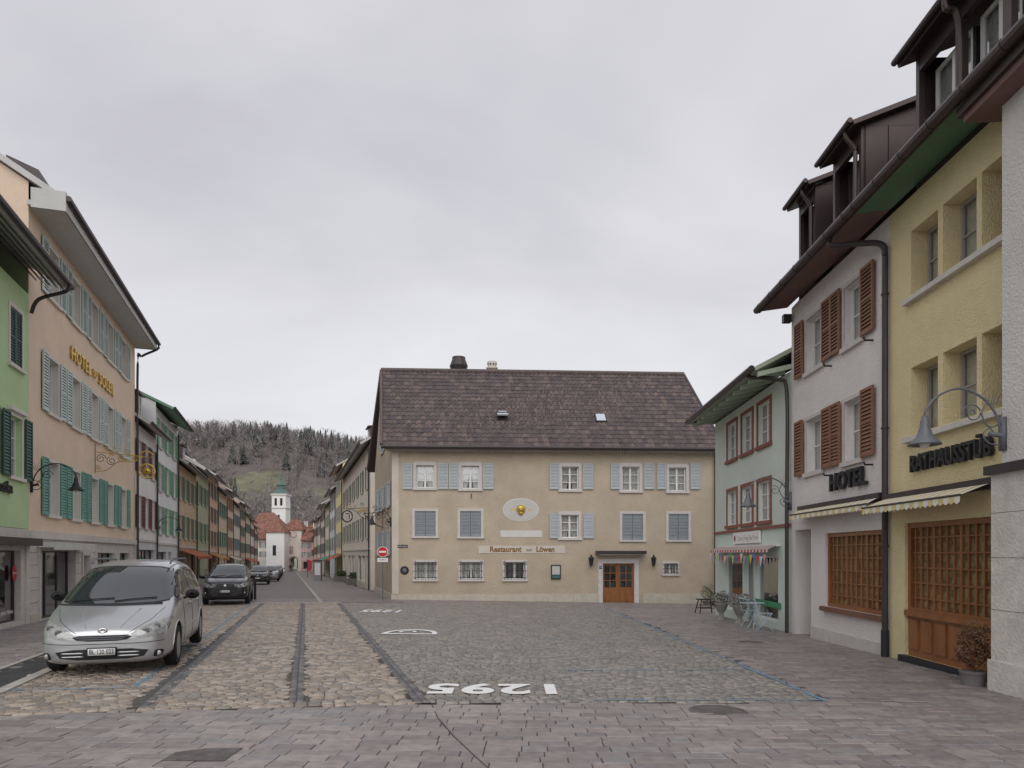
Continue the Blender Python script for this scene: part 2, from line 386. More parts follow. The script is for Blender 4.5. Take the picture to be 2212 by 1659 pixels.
SETM=brickmat('setts_far',[(.16,.15,.142),(.21,.192,.175),(.24,.22,.195)],(.11,.102,.095),.16,.13,-.31,.014,.6)
a17=.3
def L(c,Y,s=-.297): return c+s*(Y-8.3)
c1,c2,c3=-4.29,-2.58,-1.06
tanP=[(-5.75,7.55),(c3,8.3),(L(c3,29.5),29.5),(-14.2,29.5),(-6.55,8.85),(-6.15,7.5)]
sqP=[(c3+.04,8.32),(3.9,8.5),(3.9,28.3),(L(c3,29.2)+.04,29.2)]
fgP=[(-9,3.2),(9.5,3.2),(9.5,8.49),(3.9,8.49),(c3,8.29),(-5.75,7.54),(-6.15,7.45),(-6.25,7.3),(-9,7.0)]
rtP=[(3.93,8.5),(9,8.5),(9,31.5),(11.5,33.6),(9.7,33.4),(-5.4,32.5),(-7.2,30.3),(L(c3,29.3),29.3),(3.93,28.4)]
ltP=[(-9.5,5.5),(-7.0,8.0),(-7.25,8.85),(-7.9,10.7),(-14.9,33),(-18.5,33),(-12.6,16),(-10,8)]
sheet('sand_bedding',[(-9.5,3.1),(10,3.1),(12,34),(-19,34),(-10,12)],JOINTP,-.012,.7)
sheet('street_joints',tanP,JOINT,0,.7); sheet('square_joints',sqP,JOINT,0.001,.7)
sheet('foreground_joints',fgP,JOINTP,-.002,.7); sheet('pavement_joints',rtP,JOINTP,-.003,.8); sheet('left_pavement_joints',ltP,JOINTP,-.001,.8)
hw_=.10
strips=[[(c-hw_,8.28 if c>-4 else 7.9),(c+hw_,8.3 if c>-4 else 7.95),(L(c,29.4)+hw_,29.4),(L(c,29.4)-hw_,29.4)] for c in (c1,c2,c3)]
stones('street_setts',tanP,a17,.165,.12,TANS,top=.018,gap=.009,inset=.011,jit=.008,curve=.015,skip=strips)
stones('square_setts',sqP,.12,.135,.11,GREYS,top=.016,gap=.008,inset=.010,jit=.008,curve=.10,skip=strips)
stones('foreground_paving',fgP,-.02,.33,.19,PAV,top=.006,gap=.007,inset=.004,jit=.004,smooth=False,wvar=.4)
stones('pavement_slabs',rtP,-.12,.33,.19,PAV,top=.006,gap=.007,inset=.004,jit=.004,smooth=False,wvar=.4)
stones('left_pavement_slabs',ltP,a17,.33,.19,PAV,top=.006,gap=.007,inset=.004,jit=.004,smooth=False,wvar=.4)
sheet('rear_paving',[(-14,-25),(14,-25),(14,3.2),(-14,3.2)],PAVM,0,2)
def strip_setts(c,P):
    sheet('dark_strip_joint',P,DKJ,.011,.6)
    v=[];f=[]; Y=P[0][1]+.02
    tv=Vector((-.297,1)).normalized(); q=Vector((tv.y,-tv.x))
    while Y<29.3:
        l=.13+.06*R()
        for side in (-1,1):
            ctr=Vector((L(c,Y+l/2),Y+l/2))+q*side*.045; i=len(v)
            for hh,ins in ((.008,0),(.02,.008)):
                for ax,ay in ((-1,-1),(1,-1),(1,1),(-1,1)):
                    p=ctr+q*ax*(.041-ins+(R()-.5)*.006)+tv*ay*(l/2-.005-ins); v.append((p.x,p.y,g(p.x,p.y)+hh))
            f+=[(i+4,i+5,i+6,i+7),(i,i+1,i+5,i+4),(i+1,i+2,i+6,i+5),(i+2,i+3,i+7,i+6),(i+3,i,i+4,i+7)]
        Y+=l
    me=bpy.data.meshes.new('dark_sett_strip'); me.from_pydata(v,[],f); me.materials.append(DKS); me.polygons.foreach_set('use_smooth',[True]*len(f))
    o=bpy.data.objects.new('dark_sett_strip',me); COL.objects.link(o)
for c,P in zip((c1,c2,c3),strips): strip_setts(c,P)
ASPH=mat('asphalt',(.07,.07,.072),.9,var=.25,vs=3,bump=.5,bs=120)
COVER=mat('cast_cover',(.15,.132,.127),.6,.2,var=.3,vs=9,bump=.5,bs=60)
KERB=mat('kerb_stone',(.42,.39,.35),.8,var=.2,vs=4,bump=.3,bs=60)
sheet('asphalt_strip',[(-6.15,7.1),(-6.55,8.85),(-14.3,32.8),(-14.95,32.9),(-7.9,10.7),(-7.25,8.85),(-6.9,7.4)],ASPH,.004,.5)
km=MB()
def strip(mb,pts,w,h,m,z0=-.05):
    for a,b in zip(pts[:-1],pts[1:]):
        a=Vector(a);b=Vector(b); n=max(1,int((b-a).length/1.0)); t=(b-a).normalized(); q=Vector((-t.y,t.x))*w/2
        for i in range(n):
            p=a.lerp(b,i/n); r=a.lerp(b,(i+1)/n-.01/max(.5,(b-a).length))
            P=[p-q,r-q,r+q,p+q]
            lo=[(x.x,x.y,g(x.x,x.y)+z0) for x in P]; hi=[(x.x,x.y,g(x.x,x.y)+h) for x in P]
            mb.poly(hi,m); 
            for k in range(4): mb.poly([lo[k],lo[(k+1)%4],hi[(k+1)%4],hi[k]],m)
strip(km,[(-6.12,7.2),(-6.55,8.85),(-14.2,32.6)],.16,.035,KERB)
strip(km,[(-6.98,7.5),(-7.3,8.85),(-7.95,10.7),(-15.0,32.8)],.10,.03,KERB)
strip(km,[(-14.2,29.75),(-7.3,29.75)],.3,.028,KERB)
km.obj('kerb')
gr=MB(); cp=[Vector(p) for p in ((c3+.1,8.28),(-.80,7.5),(-.56,6.7),(-.32,6.0),(-.1,5.4),(.4,4.3))]; strip(gr,cp,.016,.0085,JOINTP); gr.obj('expansion_joint')
def c_(c,Y): return (c-.32*Y,Y)
def far(name,ca,cb,m,h,Y0=29.9,Y1=172):
    mb=MB(); n=40
    for i in range(n):
        ya=Y0+(Y1-Y0)*i/n; yb=Y0+(Y1-Y0)*(i+1)/n
        q=[c_(ca,ya),c_(cb,ya),c_(cb,yb),c_(ca,yb)]; mb.poly([(x,y,g(x,y)+h) for x,y in q],m)
    mb.obj(name)
far('left_street_pavement',-7.6,-3.4,PAVM,.02); far('street_road',-3.3,1.3,SETM,.0); far('right_street_pavement',1.4,4.9,PAVM,.02)
far('street_gutter_left',-3.42,-3.2,KERB,.03); far('street_gutter_right',1.25,1.45,KERB,.03)
sheet('crosswalk_paving',[(-14.6,30),(-6.6,30),(-7.6,33.5),(-14.6,33.5)],PAVM,.012,1)
# markings
WP=paintmark('road_paint_white',(.82,.82,.80),.34,.05,14); BP=paintmark('road_paint_blue',(.16,.31,.46),.48,.07,7)
def flat_text(body,name,cx,cy,w,h,ang,h0=.026):
    cu=bpy.data.curves.new(name,'FONT'); cu.body=body; cu.size=1; cu.align_x='CENTER'; cu.align_y='CENTER'; cu.offset=.035; cu.space_character=1.1
    o=bpy.data.objects.new('t',cu); COL.objects.link(o); bpy.context.view_layer.update()
    me=bpy.data.meshes.new_from_object(o.evaluated_get(bpy.context.evaluated_depsgraph_get()))
    bpy.data.objects.remove(o)
    X=[v.co.x for v in me.vertices];Y=[v.co.y for v in me.vertices]; sx=w/(max(X)-min(X)); sy=h/(max(Y)-min(Y)); mx_=(max(X)+min(X))/2; my=(max(Y)+min(Y))/2
    for v in me.vertices:
        x=(v.co.x-mx_)*sx;y=(v.co.y-my)*sy
        qx=cx+x*math.cos(ang)-y*math.sin(ang); qy=cy+x*math.sin(ang)+y*math.cos(ang); v.co=(qx,qy,g(qx,qy)+h0)
    me.materials.clear(); me.materials.append(WP); n=bpy.data.objects.new(name,me); COL.objects.link(n)
flat_text('1295','painted_number',-.27,9.22,1.70,.78,math.pi,.027)
flat_text('1295','painted_number',-4.6,24.4,1.35,1.3,math.pi,.027)
pm=MB()
def fp(pts,m,h=.027): pm.poly([(x,y,g(x,y)+h) for x,y in pts],m)
cxx,cyy=-2.45,16.6
for i in range(12):
    a0=math.pi*i/12; a1=math.pi*(i+1)/12
    fp([(cxx+.66*math.cos(a0),cyy+1.05*math.sin(a0)),(cxx+.66*math.cos(a1),cyy+1.05*math.sin(a1)),(cxx+.54*math.cos(a1),cyy+.85*math.sin(a1)),(cxx+.54*math.cos(a0),cyy+.85*math.sin(a0))],WP)
fp([(cxx-.66,cyy-.18),(cxx+.66,cyy-.18),(cxx+.66,cyy),(cxx-.66,cyy)],WP)
for i in range(8):
    a0=-.4+4.2*i/8;a1=-.4+4.2*(i+1)/8
    fp([(cxx-.1+.22*math.cos(a0),cyy+.42+.3*math.sin(a0)),(cxx-.1+.22*math.cos(a1),cyy+.42+.3*math.sin(a1)),(cxx-.1+.13*math.cos(a1),cyy+.42+.18*math.sin(a1)),(cxx-.1+.13*math.cos(a0),cyy+.42+.18*math.sin(a0))],WP)
pm.obj('painted_parking_symbol')
pm=MB()
def line(a,b,w,m,h=.0235):
    a=Vector(a);b=Vector(b);t=(b-a).normalized();q=Vector((-t.y,t.x))*w/2; n=max(1,int((b-a).length/1.5))
    for i in range(n):
        p=a.lerp(b,i/n);r=a.lerp(b,(i+1)/n); fp([p-q,r-q,r+q,p+q],m,h)
line((3.84,8.45),(3.76,27.9),.06,BP); line((1.0,8.5),(3.86,8.56),.05,BP)
line((.8,10.9),(3.85,11.1),.045,BP); line((.6,15.5),(3.8,15.7),.045,BP)
line((L(-4.75,9.2),9.2),(L(-4.75,29),29),.06,BP); line((L(-4.75,9.2),9.2),(-6.6,9.0),.05,BP)
pm.obj('blue_parking_lines')
mh=MB()
for (x,y,r) in ((2.35,7.92,.28),(5.3,15.4,.22)):
    mh.lathe((x,y,g(x,y)),[(r+.05,.0),(r+.05,.009),(r,.010),(r,.007),(r-.03,.011),(r*.5,.0115),(.02,.012)],COVER,24)
mh.obj('manhole_cover')
sheet('asphalt_patch',[(-2.95,5.83),(-2.42,5.83),(-2.42,6.25),(-2.75,6.22),(-2.95,6.1)],COVER,.0105,.4)

# ================= RESTAURANT
def restaurant():
    E=empty('restaurant_building',(0,0,0))
    W=Wall((-5.59,32.5),(9.75,33.3))
    PL=mat('beige_roughcast',(.53,.445,.345),.95,var=.10,vs=.9,bump=1.0,bs=32,grime=.3,spec=.1)
    PLW=mat('light_plaster',(.60,.54,.46),.9,var=.1,vs=1,bump=.3,bs=40)
    TR=mat('window_stone_grey',(.60,.56,.545),.85,var=.08,vs=5)
    SH=mat('shutter_bluegrey',(.45,.485,.50),.6,var=.07,vs=6)
    SHD=mat('shutter_grey_closed',(.26,.285,.30),.6,var=.08,vs=6)
    wl=MB();wn=MB();sh=MB();dt=MB()
    def r(x0,x1,y0,y1):
        xm=(x0+x1)/2; return (W.u(x0),W.u(x1),W.z(xm,y1),W.z(xm,y0))
    up=[r(*q) for q in ((899,937,1005,1054),(997,1035,1006,1056),(1213,1250,1008,1058),(1344,1381,1008,1060),(1445,1482,1010,1061),(1212,1250,1112,1162))]
    cl=[r(*q) for q in ((896,941,1104,1158),(994,1039,1104,1159),(1344,1389,1110,1166),(1444,1487,1110,1166))]
    gw=[r(*q) for q in ((897,941,1214,1252),(995,1040,1214,1252),(1090,1134,1214,1252),(1435,1463,1217,1240))]
    door=r(1302,1370,1217,1304)
    zt=W.z(1100,975)
    wallface(wl,W,0,W.L,-1.3,zt,up+[c+(.05,) for c in cl]+gw+[door],PL,rec=.16,rm=TR)
    for q in up:
        window(wn,W,*q,nv=1,nh=2,rec=.13,curt=1); surround(wn,W,*q,.13,TR)
        W.box(wn,q[0]-.05,q[1]+.05,q[3]+.132,q[3]+.17,0,.022,TR)
    for q in cl:
        surround(wn,W,*q,.12,TR); m=(q[0]+q[1])/2
        shutter(sh,W,q[0]+.01,m-.01,q[2]+.01,q[3]-.01,SHD,16,-.045,.035); shutter(sh,W,m+.01,q[1]-.01,q[2]+.01,q[3]-.01,SHD,16,-.045,.035)
        W.quad(sh,q[0],q[1],q[2],q[3],-.047,DARK)
    for (a,b) in ((870,891),(947,968),(970,991),(1044,1066),(1187,1208),(1259,1281),(1319,1338),(1391,1413),(1419,1438),(1491,1512)):
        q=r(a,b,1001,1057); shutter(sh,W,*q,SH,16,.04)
    for (a,b) in ((1187,1208),(1260,1283)):
        q=r(a,b,1108,1163); shutter(sh,W,*q,SH,16,.04)
    for i,q in enumerate(gw):
        window(wn,W,*q,nv=1,nh=0,rec=.2,curt=1 if i!=2 else 0,room=ROOMG); surround(wn,W,*q,.10,TR,d=.03)
        n=6 if i<3 else 4
        for k in range(n+1):
            u=q[0]+(q[1]-q[0])*k/n; bulge=.10
            dt.tube([W.p(u,q[2]-.02,.02),W.p(u,q[2]+.12,.04+bulge),W.p(u,(q[2]+q[3])/2,.02+bulge*.7),W.p(u,q[3]+.02,.02)],.010,IRON,5)
        for f in (.12,.5,.88):
            z=q[2]+(q[3]-q[2])*f; dt.tube([W.p(q[0]-.08,z,.03),W.p(q[0],z,.11),W.p(q[1],z,.11),W.p(q[1]+.08,z,.03)],.010,IRON,5)
        if i<3:
            for k in range(3):
                u=q[0]+(q[1]-q[0])*(k+.5)/3; z=(q[2]+q[3])/2
                dt.tube([W.p(u+.09*math.cos(t*.8),z+.12*math.sin(t*.8),.13) for t in range(9)],.009,IRON,5)
            for sx,uu in ((-1,q[0]),(1,q[1])):
                dt.tube([W.p(uu+sx*(.02+.05*math.sin(t*1.2)),q[3]-.05+.03*t,.08+.01*t) for t in range(5)],.012,IRON,5)
    u0,u1,z0,z1=door; um=(u0+u1)/2
    surround(wn,W,u0,u1,z0-.02,z1,.22,TR,d=.04,sill=0)
    W.box(wn,W.u(1286),W.u(1391),W.z(1330,1197),W.z(1330,1190),0,.55,METD)
    W.box(wn,W.u(1290),W.u(1387),W.z(1330,1199),W.z(1330,1197),0,.48,TR)
    W.quad(wn,u0,u1,z0,z1,-.16,DARK)
    for a,b in ((u0,um-.005),(um+.005,u1)):
        W.box(wn,a,b,z0,z0+.75,-.15,-.10,WOOD); W.box(wn,a+.09,b-.09,z0+.12,z0+.66,-.1,-.085,WOOD)
        W.box(wn,a,a+.1,z0+.75,z1,-.15,-.10,WOOD); W.box(wn,b-.1,b,z0+.75,z1,-.15,-.10,WOOD); W.box(wn,a+.1,b-.1,z1-.1,z1,-.15,-.101,WOOD)
        W.box(wn,(a+b)/2-.02,(a+b)/2+.02,z0+.75,z1-.1,-.14,-.105,WOOD)
        for f in (.0,.33,.66): W.box(wn,a+.1,b-.1,z0+.75+f*(z1-z0-.85)-.02,z0+.75+f*(z1-z0-.85)+.02,-.14,-.106,WOOD)
        W.quad(wn,a+.1,b-.1,z0+.75,z1-.1,-.125,GLASS)
    W.box(dt,u0-.25,u1+.25,z0-.6,z0-.02,0,.4,STONEB)
    zp=W.z(1100,1281)
    for a,b in ((-.06,W.u(1294)),(W.u(1388),W.L)):
        n=int((b-a)/1.3)+1
        for i in range(n): W.box(dt,a+(b-a)*i/n+.004,a+(b-a)*(i+1)/n-.004,-1.4,zp-.06+.02*math.sin(i*3),0.0,.05+.004*(i%2),STONEB)
    W.box(dt,-.03,.28,zp-.02,zt,0.001,.012,PLW)
    W.box(dt,-.3,W.L+.2,zt-.02,zt+.10,-.1,.30,PLW)
    n=110
    for i in range(n): W.box(dt,-.1+i*(W.L+.1)/n,-.1+(i+.5)*(W.L+.1)/n,zt-.10,zt-.02,0,.10,TR)
    W.box(dt,-.3,W.L+.2,zt+.10,zt+.13,-.1,.42,METD)
    c=W.p(W.u(1125),W.z(1125,1101),0); A,B,U=W.U,Vector((0,0,1)),W.N
    def oval(rx,rz,d,m,mb=dt,n=36,cc=c):
        mb.poly([cc+A*rx*math.cos(t*2*math.pi/n)+B*rz*math.sin(t*2*math.pi/n)+U*d for t in range(n)],m)
    MED=mat('medallion_white',(.66,.63,.61),.7,var=.05)
    oval(.86,.55,.012,MED); oval(.80,.50,.02,mat('medallion_inner',(.56,.53,.51),.7,var=.05))
    dt.lathe(c+B*.03,[(.16,.02),(.19,.05),(.15,.12),(.05,.17)],GOLD,12,(A,B,U))
    dt.lathe(c+B*-.16,[(.10,.02),(.10,.09),(.03,.14)],GOLD,10,(A,B,U))
    for t in range(14):
        an=t*2*math.pi/14; dv=A*math.cos(an)+B*math.sin(an); dt.tube([c+dv*.12+U*.05,c+dv*(.24+.03*(t%2))+U*.03],.035,GOLD,5,.008)
    for s in (-1,1):
        cc=c+A*s*.42; pts=[]
        for t in range(10):
            rr=.1 if t%2==0 else .04; pts.append(cc+A*rr*math.sin(t*math.pi/5)+B*rr*math.cos(t*math.pi/5)+U*.03)
        dt.poly(pts,GOLD)
    q=r(1081,1171,1146,1160); W.box(dt,*q,0.001,.015,MED)
    q=r(1034,1220,1179,1195); W.box(dt,*q,0.001,.02,mat('sign_board_cream',(.60,.55,.49),.7,var=.05))
    GT=mat('lettering_ochre',(.23,.12,.03),.6,var=.1)
    zc=(q[2]+q[3])/2
    text('Restaurant',"sign_lettering",E,.36,W.mx(W.u(1092),zc,.022),GT,.004,width=1.5,off=.012)
    text('zum',"sign_lettering",E,.2,W.mx(W.u(1143),zc-.02,.022),GT,.004,width=.27,off=.004)
    text('Löwen',"sign_lettering",E,.36,W.mx(W.u(1178),zc,.022),GT,.004,width=.86,off=.012)
    q=r(859,881,1177,1183); W.box(dt,*q,0.014,.03,mat('street_name_plate',(.015,.02,.035),.4,var=0))
    text('Rathausplatz','street_name',E,.1,W.mx((q[0]+q[1])/2,(q[2]+q[3])/2,.032),WHITE,.001,width=.42)
    c2=W.p(W.u(874),W.z(874,1232),0); dt.lathe(c2,[(.2,.0),(.2,.03),(.17,.045)],IRON,20,(A,B,U)); dt.lathe(c2,[(.1,.045),(.05,.06)],IRONG,6,(A,B,U))
    q=r(1190,1211,1220,1251); W.box(dt,*q,0.0,.08,IRON); W.box(dt,q[0]+.05,q[1]-.05,q[2]+.22,q[3]-.06,.081,.085,mat('menu_paper',(.5,.52,.5),.5,var=.2,vs=20)); W.box(dt,q[0]+.05,q[1]-.05,q[2]+.05,q[2]+.18,.081,.085,mat('menu_teal',(.05,.16,.18),.5,var=.2))
    W.box(dt,W.u(1294.5),W.u(1300),W.z(1298,1229),W.z(1298,1223),.04,.052,mat('house_number_plate',(.02,.05,.15),.4,var=0))
    text('34','house_number',E,.10,W.mx((W.u(1294.5)+W.u(1300))/2,W.z(1298,1226),.054),WHITE,.001)
    for px in (1275,1409):
        cc=W.p(W.u(px),W.z(px,1212),.28)
        dt.lathe(cc,[(.05,-.22),(.07,-.2),(.12,.1),(.15,.12),(.04,.24),(.02,.32)],IRON,6); dt.tube([cc-U*.28,cc-B*.28-U*.2,cc-B*.25],.015,IRON)
    dt.tube([W.p(W.u(1018),W.z(1018,1070),0),W.p(W.u(1018),W.z(1018,1067),.15),W.p(W.u(1018),W.z(1018,1078),.2)],.02,IRON)
    dt.tube([W.p(W.L-.05,zt,.12),W.p(W.L-.05,-1,.12)],.05,METD,8)
    ze=zt+.12
    fr0=W.p(-.45,ze+.02,.55); fr1=W.p(W.L+.25,ze+.02,.55); rd0=Vector((-6.95,36.9,9.72+1.65)); rd1=Vector((9.25,37.4,9.62+1.65))
    rf=MB()
    slab(rf,fr0,fr1,rd1,rd0,.16,ROOFT,METB); tiles(rf,fr0,fr1,rd0,rd1,TILES,.235,.36)
    bk0=Vector((-8.6,41.4,ze));bk1=Vector((8.8,42,ze)); slab(rf,bk0,bk1,rd1,rd0,.16,ROOFT,METB)
    rf.tube([rd0+Vector((0,0,.06)),rd1+Vector((0,0,.06))],.13,TILES,8)
    rf.tube([fr0+W.N*.07-Vector((0,0,.05)),fr1+W.N*.07-Vector((0,0,.05))],.085,METD,8)
    for a,b in ((fr0,rd0),(rd0,bk0),(fr1,rd1)):
        rf.tube([a+Vector((0,0,.05)),b+Vector((0,0,.05))],.08,TILES,6)
    sn=(fr1-fr0).cross(rd0-fr0).normalized()
    def onroof(px,py):
        d=Vector(((px-CX)/F,1,(HY-py)/F)); o=Vector((0,0,CZ)); t=(fr0-o).dot(sn)/d.dot(sn); return o+d*t
    uu=(fr1-fr0).normalized(); vv=sn.cross(uu)
    if vv.z<0: vv=-vv
    SG=mat('skylight_glass',(.55,.6,.65),.1,var=0,spec=.8)
    for px,py,op in ((1085,902,1),(1297,906,0)):
        c=onroof(px,py); rf.box(c-uu*.28-vv*.35-sn*.02,uu*.56,vv*.7,sn*.13,METD)
        if not op: rf.box(c-uu*.22-vv*.29+sn*.11,uu*.44,vv*.58,sn*.03,SG)
        else:
            lo=c-uu*.27-vv*.32+sn*.42
            rf.box(lo,uu*.54,vv*.62-sn*.28,sn*.04,METD); rf.box(lo+uu*.07+vv*.06+sn*.02,uu*.40,vv*.45-sn*.2,sn*.035,SG)
            rf.box(lo-sn*.05,uu*.54,Vector((0,0,-.05)),sn*.08,SG)
    CH=mat('chimney_cream',(.50,.45,.37),.9,var=.15)
    cx,cy,cz=(991-CX)/F*37.7,37.7,11.35
    rf.lathe((cx,cy,cz),[(.33,-.9),(.33,.05),(.36,.07),(.50,.50),(.36,.88),(.36,.98),(.25,.98)],METD,16)
    cx=(1063-CX)/F*37.7
    rf.cbox(cx-.25,cx+.25,cy-.25,cy+.25,cz-.9,cz+.32,CH); rf.cbox(cx-.3,cx+.3,cy-.3,cy+.3,cz+.32,cz+.39,CH)
    for i in range(8):
        an=i*math.pi/4; rf.cbox(cx+.2*math.cos(an)-.04,cx+.2*math.cos(an)+.04,cy+.2*math.sin(an)-.04,cy+.2*math.sin(an)+.04,cz+.39,cz+.60,STONE)
    rf.lathe((cx,cy,cz),[(.27,.60),(.27,.72),(.25,.74)],STONE,14)
    G=Wall((-7.97,40.4),(-5.59,32.5)); zt2=ze-.1
    zr=rd0.z-.3
    ops=[]
    for zz in (1.55,3.9):
        for f in (.22,.52,.82): ops.append((G.L*f-.42,G.L*f+.42,zz+.1,zz+1.2))
    wallface(wl,G,0,G.L,-1.3,zt2,ops,PL,rm=TR)
    gt=(G.L*.5-.4,G.L*.5+.4,7.0,8.1)
    wl.poly([G.p(0,zt2),G.p(G.L,zt2),G.p(G.L*.46,zr)],PL)
    for q in ops+[gt]:
        if q is not gt: window(wn,G,*q,nv=1,nh=2)
        else: G.box(wn,q[0],q[1],q[2],q[3],0,.02,DARK)
        surround(wn,G,*q,.11,TR); shutter(sh,G,q[0]-.55,q[0]-.1,q[2]-.03,q[3]+.08,SH,12,.04); shutter(sh,G,q[1]+.1,q[1]+.55,q[2]-.03,q[3]+.08,SH,12,.04)
    for i in range(6): G.box(dt,G.L*i/6+.004,G.L*(i+1)/6-.004,-1.4,zp-.05,0,.05,STONEB)
    wl.poly([W.p(W.L,-1.5),W.p(W.L,zt),Vector((9.3,37.4,zr)),Vector((8.8,41.8,zt)),Vector((8.8,41.8,-1.5))],PL)
    wl.poly([(-7.97,40.4,-1.5),(8.8,41.8,-1.5),(8.8,41.8,zt),(-7.97,40.4,zt)],PL)
    wl.obj('walls',E); wn.obj('windows',E); sh.obj('shutters',E); dt.obj('details',E); rf.obj('roof',E)
restaurant()

# ================= wall lamps, iron
def arc(pts,n=5):
    out=[];P=[Vector(p) for p in pts]
    for i in range(len(P)-1):
        p0=P[max(i-1,0)];p1=P[i];p2=P[i+1];p3=P[min(i+2,len(P)-1)]
        for k in range(n):
            t=k/n; out.append(.5*((2*p1)+(-p0+p2)*t+(2*p0-5*p1+4*p2-p3)*t*t+(-p0+3*p1-3*p2+p3)*t**3))
    out.append(P[-1]); return out
def spiral(c,a,b,r0,turns=1.5,n=18,ph=0):
    return [c+a*(r0*(1-.8*i/n))*math.cos(ph+turns*2*math.pi*i/n)+b*(r0*(1-.8*i/n))*math.sin(ph+turns*2*math.pi*i/n) for i in range(n+1)]
BULB=mat('lamp_bulb_glass',(.7,.7,.65),.3,var=0)
def wall_lamp(W,u,z,m=IRONG,reach=1.12,d0=0,bs=1.0):
    E=empty('street_lamp'); mb=MB(); P=lambda d,h:W.p(u,z+h,d0+d)
    mb.box(P(0,-.2)-W.U*.05,W.U*.1,W.N*.05,Vector((0,0,.45)),m)
    k=reach/1.12
    mb.tube(arc([P(.03,-.02),P(.12,.3),P(.3,.52),P(.62*k,.64),P(.92*k,.55),P(1.1*k,.36),P(reach,.26)]),.016,m)
    mb.tube(arc([P(.03,.18),P(.2,.12),P(.3,.3),P(.22,.48)]),.011,m)
    mb.tube(spiral(P(.42,.3),W.N,Vector((0,0,1)),.14),.009,m); mb.tube(arc([P(.03,-.12),P(.2,-.1),P(.28,.02),P(.2,.1),P(.13,.03)]),.010,m)
    for i in range(5): mb.tube([P(.12+i*.03,.42),P(.02+i*.06,.62+.05*(i%2))],.008,m,5,.002)
    mb.tube([P(.02,0),P(.2,.03)],.035,m,8)
    c=W.p(u,z,d0+reach)
    mb.lathe(c,[(r*bs,h) for r,h in ((.02,.28),(.035,.26),(.055,.2),(.06,.12),(.085,.06),(.10,.0),(.19,-.09),(.205,-.12),(.18,-.11),(.05,-.05))],m,20)
    mb.lathe(c,[(.05,-.04),(.07,-.1),(.04,-.16)],BULB,10)
    mb.obj('lamp_body',E,True)

